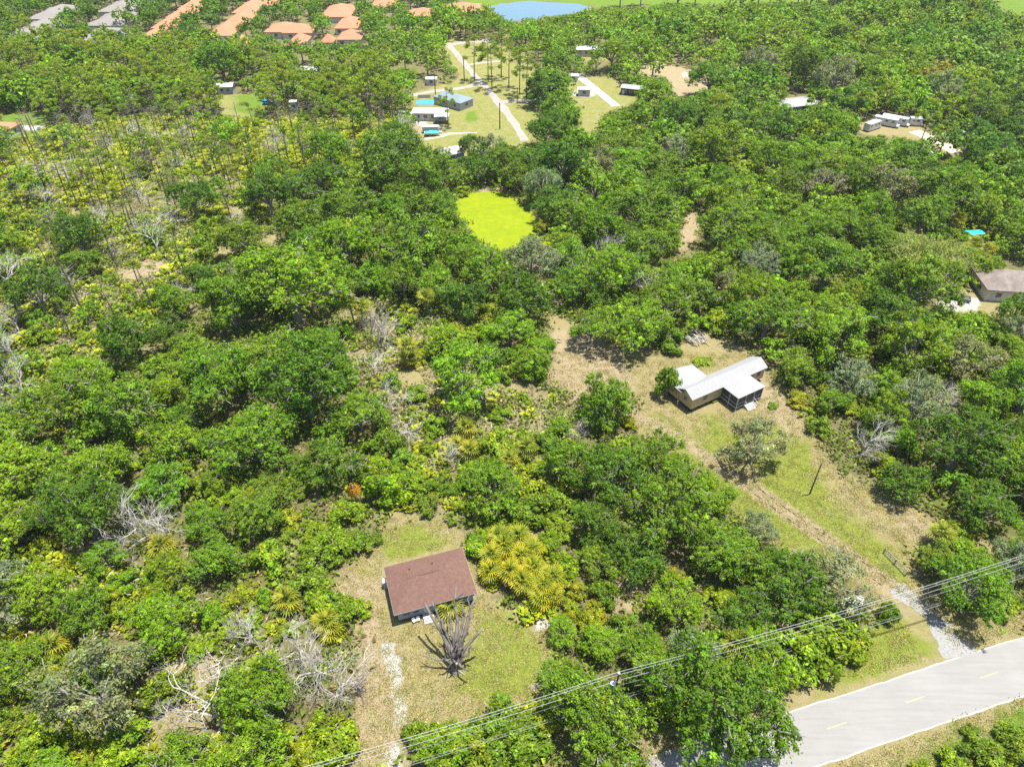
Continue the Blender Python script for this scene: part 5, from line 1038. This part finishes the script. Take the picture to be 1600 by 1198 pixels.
def ok(x, y, r, f):
    cx, cy = floor(x / 9), floor(y / 9)
    for i in (-1, 0, 1):
        for j in (-1, 0, 1):
            for (a, b_, q, hf) in grid.get((cx + i, cy + j), ()):
                if (a - x) ** 2 + (b_ - y) ** 2 < ((r + q) * (hf or f)) ** 2: return False
    return True
def put(x, y, r, hf=None): grid.setdefault((floor(x / 9), floor(y / 9)), []).append((x, y, r, hf))
for h in HERO: put(*h, .80)
# patch field: neighbours share a tint, so the wood shows stands of lighter and darker trees
pw = [(g.normal(0, .03, 2), g.uniform(0, 6.28)) for _ in range(9)]
def patch(x, y, k): return sum(math.sin(w[0] * x + w[1] * y + p + k * 1.7) for w, p in pw) / 3
LIST = []
for i in range(len(xs)):
    zn = ZN[i]; keep, mix = SPEC[zn]
    if g.random() > keep * (1 if zn in ('wood', 'farw', 'pineband') else .5): continue
    r_ = g.random(); kd = mix[-1][0]
    for k_, p_ in mix:
        if r_ < p_: kd = k_; break
        r_ -= p_
    s = float(np.clip(g.normal(1.06, .28), .5, 1.7)) if kd not in ('bush',) else float(np.clip(g.normal(1.25, .35), .6, 2.3))
    if zn == 'scrub' and kd == 'oak': s *= .7
    if zn == 'villa': s *= .95
    if zn == 'farw': s *= 1.1
    if kd in ('pine', 'snag'): s = float(np.clip(g.normal(.95, .15), .65, 1.25))
    r = RAD[kd] * s
    # crowns must not hang over the open ground by more than a little
    if kd in ('oak', 'thin', 'dense') and zn not in ('villa', 'farw') and ys[i] < 330:
        zz, _, _ = zone(xs[i] + r * .6 * np.cos(np.arange(8) * .785), ys[i] + r * .6 * np.sin(np.arange(8) * .785))
        if (zz == 'none').sum() + (zz == 'verge').sum() > 1:
            s *= .55; r *= .55
            zz, _, _ = zone(xs[i] + r * .7 * np.cos(np.arange(8) * .785), ys[i] + r * .7 * np.sin(np.arange(8) * .785))
            if (zz == 'none').sum() + (zz == 'verge').sum() > 1: continue
    if zn not in ('brush', 'opene') or kd != 'bush':
        ht = {'oak': 8.6, 'thin': 8.8, 'dense': 8.2, 'bush': 2.9, 'pine': 12.5, 'snag': 0, 'bare': 0}[kd] * s
        if ht:
            if hides(xs[i], ys[i], r, ht) > 1:
                s *= .5; r *= .5; ht *= .5
                if hides(xs[i], ys[i], r, ht) > 1: continue
    if zn in ('wood', 'low', 'fringe') and patch(xs[i] * 2.2, ys[i] * 2.2, 5.) > 1.15 and g.random() < .75: continue
    if not ok(xs[i], ys[i], r, {'wood': .74, 'farw': .66, 'pineband': .62, 'villa': .64, 'pal': .9, 'scrub': .8, 'brush': .9}.get(zn, .70)): continue
    put(xs[i], ys[i], r); LIST.append([xs[i], ys[i], kd, s, zn])
# second pass: shrubs in the gaps of the wood
for i in range(len(xs)):
    zn = ZN[i]
    if zn in ('none', 'verge', 'opene', 'pal') or ys[i] > 330 or g.random() > {'wood': .5, 'bushes': .9, 'low': .8, 'fringe': .6, 'scrub': .25, 'brush': .12}.get(zn, .5): continue
    s = float(g.uniform(.5, 1.2)); r = RAD['bush'] * s
    if hides(xs[i], ys[i], r, 2.9 * s) > 1: continue
    if ok(xs[i], ys[i], r, .62): put(xs[i], ys[i], r); LIST.append([xs[i], ys[i], 'bush', s, zn])
def tint_of(x, y, kd, zn):
    a, c_ = patch(x, y, 0), patch(x, y, 2.3); q = g.normal(0, .6) + a
    px, py = proj(x, y)
    if kd == 'bush': t = 'bright' if q < .3 else 'lime' if q < .9 else 'yel'; t = 'mid' if g.random() < .25 else t
    elif kd == 'pine': t = 'bright' if q < .5 else 'lime'
    elif zn == 'pineband': t = 'bright' if q > -.2 else 'mid'
    elif zn == 'farw': t = 'dark' if q < -.6 else 'mid' if q < .1 else 'olive' if q < .7 else 'bright'
    elif zn == 'villa': t = 'dark' if q < .2 else 'mid'
    elif zn == 'scrub': t = 'mid' if q < .3 else 'grey' if q < .8 else 'dark'
    elif px > 930: t = 'dark' if q < -1.1 else 'mid' if q < 0 else 'bright' if q < .9 else 'olive'
    else: t = 'dark' if q < -1.1 else 'mid' if q < .15 else 'bright' if q < 1.3 else 'lime'
    if zn == 'farw' and g.random() < .004: t = 'brown'
    if kd == 'thin': t = 'grey' if g.random() < .6 else 'olive'
    return t
MARKS = [(40, 55, 'grey-roofed villas'), (170, 40, 'broad grey-roofed villas'), (240, 50, 'westernmost clay roofs'), (370, 35, 'second row of clay roofs'), (450, 50, 'square clay roof'), (550, 40, 'fourth row of clay roofs'), (690, 15, 'lakeside clay roofs'), (850, 25, 'lake'),
 (10, 200, 'cream cottage'), (120, 130, 'western lawn'), (250, 150, 'dead stand'), (355, 135, 'dark cabin'), (458, 160, 'tall white shed'), (478, 107, 'long pale roof'), (560, 130, 'pale shed by the pines'), (655, 175, 'white mobile home'), (676, 212, 'covered boat'), (700, 100, 'dirt road bend'), (790, 85, 'open pine lot'), (846, 145, 'huge dark live oak'),
 (925, 75, 'silver mobile home'), (913, 140, 'round sand pad'), (988, 140, 'white-roofed shed'), (1080, 118, 'sandy lots'), (1240, 160, 'wide pale metal roof'), (1385, 195, 'motorhome row'), (1488, 216, 'lone motorhome'), (1300, 60, 'far eastern woods'), (1500, 60, 'pale far field'), (1150, 60, 'lake-side woods'),
 (640, 290, 'pond west bank'), (770, 285, 'pond north bank'), (860, 330, 'pond east bank'), (790, 410, 'pond south bank'), (960, 420, 'pale forked dead limbs'), (1080, 360, 'bare earth path'), (1072, 285, 'round bright oak'), (1200, 300, 'centre of the eastern woods'), (1440, 432, 'bamboo clump'), (1523, 363, 'turquoise tarp'), (1497, 463, 'pickup truck'), (1570, 440, 'grey hipped house'),
 (1350, 400, 'western side of the bamboo'), (1250, 470, 'slope behind the tan house'), (990, 508, 'broad shading oak'), (1085, 528, 'pale brush pile'), (1150, 580, 'tan house'), (1345, 705, 'grey-white dead tree'), (1430, 650, 'pale bare stems'), (1550, 700, 'eastern frame edge'), (1475, 835, 'round-headed palm'), (1520, 920, 'gravel driveway'), (1290, 900, 'driveway oak'), (1100, 760, 'edge of the sandy lane'), (1000, 800, 'middle of the grove'), (945, 640, 'dense round oak'), (1100, 900, 'lower grove'), (967, 1100, 'transformer pole'), (1135, 1110, 'largest roadside oak'),
 (300, 350, 'flat south rim'), (100, 350, 'west end of the scrub'), (205, 430, 'tan scrub opening'), (430, 380, 'bare thicket tree'), (500, 330, 'east end of the scrub'), (555, 475, 'tall palm pair'), (595, 545, 'brownish dead oak'), (400, 480, 'dark oaks below the scrub'), (250, 570, 'scrub edge oaks'), (60, 560, 'yellowish western bushes'), (690, 520, 'round-headed brush palm'), (764, 550, 'pair of round oaks'), (700, 725, 'forked white dead tree'), (822, 700, 'spiky pale palm'), (554, 770, 'orange-brown dead palm'), (415, 560, 'grey twig tangle'), (450, 660, 'big dark oaks'), (640, 620, 'pale leafless brush tree'),
 (200, 650, 'round oaks of the west'), (60, 700, 'western gap'), (238, 820, 'white fan-shaped tree'), (400, 780, 'middle of the western woods'), (60, 850, 'western corner woods'), (130, 980, 'yellowish low palms'), (350, 930, 'tangled western thicket'), (505, 930, 'clearing edge'), (505, 1060, 'sprawling bare oak'), (350, 1140, 'tall pale leaning trunk'), (420, 1150, 'bottom cables'), (100, 1130, 'bottom corner thicket'), (650, 790, 'brown-roofed house'), (810, 870, 'yellowing palm clump'), (760, 1150, 'hedge under the cables')]
MK = [(at(a, b_).x, at(a, b_).y, n_) for a, b_, n_ in MARKS]
def where(x, y, zn):
    mx_, my_, n_ = min(MK, key=lambda q: (q[0] - x) ** 2 + (q[1] - y) ** 2); dx_, dy_ = x - mx_, y - my_
    dr_ = ('east' if dx_ > 0 else 'west') if abs(dx_) > abs(dy_) else ('north' if dy_ > 0 else 'south')
    return {'villa': 'among villas', 'pineband': 'in the pine belt', 'pal': 'in the palmetto flat', 'scrub': 'in dry scrub', 'brush': 'in dry brush', 'bushes': 'in low bushes', 'fringe': 'near the cables', 'low': 'in tangled woods'}.get(zn, 'in the woods') + ', ' + dr_ + ' of the ' + n_
LOOK = {'mid': 'mid-green', 'dark': 'dark green', 'bright': 'bright green', 'yel': 'yellow-green', 'grey': 'grey-green', 'olive': 'olive', 'lime': 'lime-green', 'brown': 'reddish-brown', 'blue': 'bluish'}
NAME = {'oak': 'oak', 'thin': 'thin-leaved oak', 'dense': 'dense round oak', 'bush': 'shrub', 'pine': 'pine', 'snag': 'bare-stemmed dead pine', 'bare': 'leafless grey tree'}
LIMIT = {'oak': 300 - 92, 'bush': 300 - 30, 'pine': 200, 'snag': 120, 'bare': 60}
cnt = {k: 0 for k in LIMIT}; FAR = []
LIST.sort(key=lambda q: math.sqrt(q[0] ** 2 + q[1] ** 2 + 85 ** 2) / q[3])
for x, y, kd, s, zn in LIST:
    px, py = (float(v) for v in proj(x, y)); vis = -25 < px < 1625 and -5 < py < 1260
    fam = 'oak' if kd in ('oak', 'thin', 'dense') else kd; tn = tint_of(x, y, kd, zn); tv = tuple(c_ * g.uniform(.9, 1.1) for c_ in T_[tn])
    if not vis: continue
    if cnt[fam] < LIMIT[fam]:
        cnt[fam] += 1; w_ = where(x, y, zn); size = {'oak': ('large ', 'small ', 1.08, .8), 'bush': ('tall ', 'low ', 1.4, .9), 'pine': ('tall ', 'short ', 1.05, .85), 'snag': ('tall ', 'short ', 1.05, .85), 'bare': ('', '', 9, 0)}[fam]; size = size[0] if s > size[2] else size[1] if s < size[3] else ''
        if fam == 'bare': lb = f'leafless grey tree {w_}'; put_bare(x, y, s, int(g.integers(0, 7)), BARE + BAREBROWN, lb, lb)
        else:
            lb = f'{size}{LOOK[tn] + " " if kd != "snag" else ""}{NAME[kd]} {w_}'; put_tree(x, y, kd, s, tint=tv, label=lb, group=lb, v=int(g.integers(0, 20)), sz=g.uniform(.85, 1.22) * (1. if kd != 'bush' else g.uniform(.8, 1.2)))
    else: FAR.append((x, y, kd, s, tv))
print('individual', cnt, 'far', len(FAR))

# the rest of each kind as one joined object, each tree with its own place, size and tint
def lod(kind, seed, n, size):
    g = np.random.default_rng(seed)
    if kind == 'pine':
        cc = np.array([(g.normal(0, .9), g.normal(0, .9), g.uniform(8, 12)) for _ in range(14)]); k = 14; nl = n // 14
        P = (cc[:, None] + unit(g.normal(size=(k, nl, 3))) * g.uniform(.3, .9, (k, nl, 1)) * [1.2, 1.2, .6]).reshape(-1, 3); nn = unit(g.normal(size=P.shape) * .8 + [0, 0, .9])
        V, F = cards(P, nn, size * g.uniform(.7, 1.3, len(P)), g, 1.6, tri=True); c_ = leaf_cols(len(P), g, (.128, .185, .016), .22, .1, 3)
    else:
        Rr, Ht, nlb, nc = {'oak': (5.0, 8.8, 13, 6), 'bush': (2.1, 2.9, 5, 4)}[kind]
        cc, lob, zb = crown_pts(g, Rr, Ht, nlb, nc, .85, 96); k = len(cc); nl = max(3, n // k)
        d = unit(g.normal(size=(k, nl, 3)) + [0, 0, .5]); P = cc[:, None] + d * (Rr * .17) * g.uniform(.6, 1.1, (k, nl, 1)) * [1, 1, .8]
        nn = unit(d * .7 + unit(P - [0, 0, zb - .5]) * .3 + [0, 0, .45] + g.normal(size=d.shape) * .45).reshape(-1, 3); P = P.reshape(-1, 3)
        V, F = cards(P, nn, size * g.uniform(.7, 1.3, len(P)), g, 1.3, tri=True); ct = np.repeat(np.exp(g.normal(0, .18, k)), nl * 3)[:, None]
        c_ = leaf_cols(len(P), g, GREEN if kind == 'oak' else (.115, .19, .010), .17, .06, 3) * ct
    return V, F, c_
def trunkv(h, r):
    V, F = tube([(0, 0, -.1), (0, 0, h * .5), (.2, .1, h)], [r, r * .7, r * .4], 4); return V, np.array([(f[0], f[1], f[2]) for f in F] + [(f[0], f[2], f[3]) for f in F])
NEARL = {'oak': [lod('oak', 600 + i, 760, .62) for i in range(5)], 'pine': [lod('pine', 620 + i, 420, .5) for i in range(3)], 'bush': [lod('bush', 640 + i, 150, .5) for i in range(3)]}
FARL = {'oak': [lod('oak', 700 + i, 520, .68) for i in range(5)], 'pine': [lod('pine', 720 + i, 220, .7) for i in range(3)], 'bush': [lod('bush', 740 + i, 60, .75) for i in range(3)]}
TV = {'oak': trunkv(5.5, .35), 'pine': trunkv(11, .2), 'bush': trunkv(1.2, .1), 'snag': trunkv(10, .17)}
SNF = []
for me in [SNAG[0][1], BARE[0]]:
    V = np.empty(len(me.vertices) * 3); me.vertices.foreach_get('co', V); F = np.array([p.vertices[:] for p in me.polygons if len(p.vertices) == 4]); SNF.append((V.reshape(-1, 3), F))
def joined(name, kinds, label, m_leaf, m_wood):
    CV, CF, CC, WV, WF = [], [], [], [], []; nc = nw = 0
    for x, y, kd, s, tv in FAR:
        fam = 'oak' if kd in ('oak', 'thin', 'dense') else kd
        if fam not in kinds: continue
        a = g.uniform(0, 6.28); R_ = np.array([[math.cos(a), -math.sin(a), 0], [math.sin(a), math.cos(a), 0], [0, 0, g.uniform(.9, 1.15)]]) * s
        if fam in ('oak', 'pine', 'bush'):
            V, F, c_ = (NEARL if y < 290 else FARL)[fam][g.integers(0, 3)]
            CV.append(V @ R_.T + [x, y, 0]); CF.append(F + nc); nc += len(V); CC.append(c_ * np.array(tv) * g.uniform(.88, 1.12)); V, F = TV[fam]
        else:
            V, F = SNF[0 if fam == 'snag' else 1]; F = np.concatenate([F[:, :3], F[:, [0, 2, 3]]])
        if fam != 'bush' or y < 200: WV.append(V @ R_.T + [x, y, 0]); WF.append(F + nw); nw += len(V)
    if not CV and not WV: return
    if CV:
        Vv = np.concatenate(CV + WV); cc = np.concatenate([np.clip(np.concatenate(CC), 0, .6), np.ones((nw, 3)) * .2])
        me = mk(name, Vv, [np.concatenate(CF)] + ([np.concatenate(WF) + nc] if WV else []), [m_leaf, m_wood], cc)
    else: me = mk(name, np.concatenate(WV), [np.concatenate(WF)], [m_wood])
    o = tag(obj(name, me), label, None, None, 'stuff'); print(name, len(me.polygons)); return o
joined('oak_trees_beyond', ('oak',), 'distant oak woods stretching away past the lots and villas', M['leaf'], M['bark'])
joined('pine_trees_beyond', ('pine',), 'distant pines scattered through the far woods', M['leaf'], M['pinebark'])
joined('shrubs_beyond', ('bush',), 'shrubs filling the gaps of the farther woods', M['leaf'], M['bark'])
joined('dead_trees_beyond', ('snag', 'bare'), 'distant bare stems in the palmetto flat and scrub', M['dead'], M['deaddark'])

# ------------------------------------------------------------------ ground cover nobody could count
def scatter(polys, dens, excl=True, ymax=330, zones=None):
    xs_, ys_ = [], []
    n = int(dens * 1); y = g.uniform(36, ymax, n * 2); hw = (y * .82 + 64) * .8 + 4; keep = g.random(n * 2) < hw / hw.max(); y = y[keep]; hw = hw[keep]; x = g.uniform(-1, 1, len(y)) * hw
    z, px, py = zone(x, y); m_ = np.isin(z.astype(str), zones); return x[m_], y[m_]
def palmetto_mesh(seed):
    g = np.random.default_rng(seed); V, F, c_ = [], [], []
    for i in range(11):
        th = i * 2.4 + g.normal(0, .2); el = g.uniform(.3, 1.1); L_ = g.uniform(.55, .95); d = np.array([math.cos(th) * math.cos(el), math.sin(th) * math.cos(el), math.sin(el)]); b_ = d * L_; s_ = np.cross(d, [0, 0, 1]); s_ /= np.linalg.norm(s_)
        for k in (-1, 0, 1):
            e = b_ + (d * .8 + s_ * k * .75) * .55 + [0, 0, -.08]; w_ = np.cross(e - b_, [0, 0, 1.]); w_ = w_ / (np.linalg.norm(w_) + 1e-6) * .17
            n = len(V); V += [b_ * .8, e + w_, e - w_]; F += [(n, n + 1, n + 2)]; f = g.uniform(.8, 1.25); yl = g.random() < .3
            c_ += [np.array((.245, .295, .012) if not yl else (.33, .315, .014)) * f] * 3
    return np.array(V), np.array(F), np.array(c_)
PM = [palmetto_mesh(800 + i) for i in range(4)]
def scatter_mesh(name, x, y, protos, smin, smax, label, m_, tints=None):
    VV, FF, CC = [], [], []; n = 0
    for i in range(len(x)):
        V, F, c_ = protos[g.integers(0, len(protos))]; a = g.uniform(0, 6.28); s = g.uniform(smin, smax)
        R_ = np.array([[math.cos(a), -math.sin(a), 0], [math.sin(a), math.cos(a), 0], [0, 0, 1]]) * s
        VV.append(V @ R_.T + [x[i], y[i], 0]); FF.append(F + n); n += len(V); CC.append(c_ * g.uniform(.75, 1.25) * (np.array(tints[g.integers(0, len(tints))]) if tints else 1))
    o = tag(obj(name, mk(name, np.concatenate(VV), np.concatenate(FF), m_, np.clip(np.concatenate(CC), 0, .7))), label, None, None, 'stuff'); print(name, len(x)); return o
x1, y1 = scatter(None, 62000, zones=['pal']); kp = (np.array([patch(a * 2.5, b_ * 2.5, 9.) for a, b_ in zip(x1, y1)]) + g.normal(0, .3, len(x1))) < .45; x1, y1 = x1[kp], y1[kp]; x2, y2 = scatter(None, 12000, zones=['scrub', 'bushes', 'low']); x3, y3 = scatter(None, 3500, zones=['brush', 'opene']); x2 = np.concatenate([x2, x3]); y2 = np.concatenate([y2, y3])
scatter_mesh('palmetto_undergrowth', np.concatenate([x1, x2]), np.concatenate([y1, y2]), PM, .8, 1.5, 'yellow-green saw palmetto covering the flat and scrub', M['frond'], [(1, 1, 1), (1, 1, 1), (1, 1, 1), (.65, .8, 1.1)])
def tuft_mesh(seed, base, size, n, asp, sp=.5, h=.5):
    g = np.random.default_rng(seed); P = g.normal(0, sp, (n, 3)); P[:, 2] = np.abs(g.normal(0, h, n)) + .05
    V, F = cards(P, unit(g.normal(size=P.shape) * .7 + [0, 0, .7]), size * g.uniform(.7, 1.3, n), g, asp, tri=True); return V, F, leaf_cols(n, g, base, .25, .10 if base[1] > base[0] * 1.3 else 0, 3)
UG = [tuft_mesh(820 + i, (.12, .18, .018), .34, 20, 1.4, .7, .45) for i in range(3)] + [tuft_mesh(830, (.20, .17, .08), .28, 20, 2.2, .7, .3)]
x1, y1 = scatter(None, 20000, zones=['wood', 'low', 'fringe', 'bushes', 'scrub', 'brush', 'pineband'], ymax=300); scatter_mesh('undergrowth', x1, y1, UG, .8, 1.8, 'low green undergrowth between the trees', M['leaf'])
DB = [tuft_mesh(840 + i, (.25, .205, .14), .17, 26, 4.5, .8, .35) for i in range(3)] + [tuft_mesh(850, (.30, .28, .25), .16, 26, 7, .9, .5)]
x1, y1 = scatter(None, 12000, zones=['scrub', 'brush', 'opene', 'low', 'pal']); scatter_mesh('dry_brush', x1, y1, DB, .7, 1.6, 'straw-coloured dead brush and twigs lying in the scrub', M['leaf'])
GT = [tuft_mesh(860 + i, [(.21, .19, .07), (.16, .185, .03), (.25, .205, .10)][i], .11, 18, 1.8, .4, .04) for i in range(3)]
yy = g.uniform(38, 125, 90000); xx = g.uniform(-1, 1, 90000) * ((yy * .82 + 64) * .8); px, py = proj(xx, yy)
mk_ = (inpoly(px, py, YARD_A) | inpoly(px, py, YARD_B) | inpoly(px, py, VERGE))
for P_ in ([(590, 880), (725, 850), (752, 930), (612, 985)], [(1050, 600), (1190, 560), (1200, 620), (1090, 650)], [(1380, 905), (1520, 1030), (1450, 1040), (1380, 920)], [(1180, 1100), (1600, 985), (1600, 1100), (1280, 1205), (1000, 1205)]): mk_ &= ~inpoly(px, py, P_)
lower = inpoly(px, py, [(1290, 1205), (1600, 1090), (1600, 1205)]); mk_ |= lower
x1, y1 = xx[mk_], yy[mk_]; sel = g.random(len(x1)) < .5; scatter_mesh('grass', x1[sel], y1[sel], GT, .6, 1.2, 'short dry grass tufts over the yards and verge', M['leaf'])
# thicket on the far side of the road
for i, (x_, y_, s_) in enumerate(((1535, 1172, 1.0), (1585, 1152, .9), (1492, 1192, .9), (1597, 1180, 1.25), (1560, 1195, 1.1), (1440, 1202, .6), (1520, 1140, .5))):
    H_(x_, y_, 'bush', s_, ['shrub in the middle of the thicket south of the road', 'shrub at the top of the thicket south of the road, by the frame edge', 'lime shrub at the west of the thicket south of the road', 'largest shrub in the corner of the thicket south of the road', 'olive shrub at the bottom edge of the thicket south of the road', 'small outlying shrub west of the thicket south of the road', 'tiny shrub nearest the road shoulder in front of the southern thicket'][i].replace('nearest', 'closest to'), ['mid', 'olive', 'lime'][i % 3], 1, i)['group'] = 'thicket south of the road'
# turned clods along the track
g2 = np.random.default_rng(12)
pts = [at(*q) for q in ((1180, 765), (1230, 802), (1310, 855), (1400, 922))]; mb = MB()
for a, b_ in zip(pts, pts[1:]):
    for k in range(16):
        p = a.lerp(b_, g2.random()); n_ = (b_ - a).normalized(); nn = Vector((-n_.y, n_.x, 0)); p = p + nn * random.choice((-.9, .75)) * g2.uniform(.9, 1.1); l = g2.uniform(.15, .55)
        mb.tube([tuple(p - n_ * l + Vector((0, 0, .0))), tuple(p + Vector((0, 0, .05))), tuple(p + n_ * l)], [.02, .11, .02], 5)
tag(mb.build('soil_clods', M['soil']), 'dark turned soil along the ruts of the track', None, None, 'stuff')
print('objects', len(S.objects), 'tris', sum(len(m_.polygons) for m_ in bpy.data.meshes))

# ------------------------------------------------------------------ thin summer haze over the whole place
hm = bpy.data.materials.new('haze'); hm.use_nodes = True; hn = hm.node_tree.nodes; hn.remove(hn['Principled BSDF'])
pv = hn.new('ShaderNodeVolumePrincipled'); pv.inputs['Color'].default_value = (.86, .92, 1, 1); pv.inputs['Density'].default_value = .00006; pv.inputs['Anisotropy'].default_value = .2
hm.node_tree.links.new(pv.outputs[0], hn['Material Output'].inputs['Volume'])
tag(MB().box(-5200, 5200, -4000, 7500, -1.5, 96).build('haze', hm), kind='stuff')
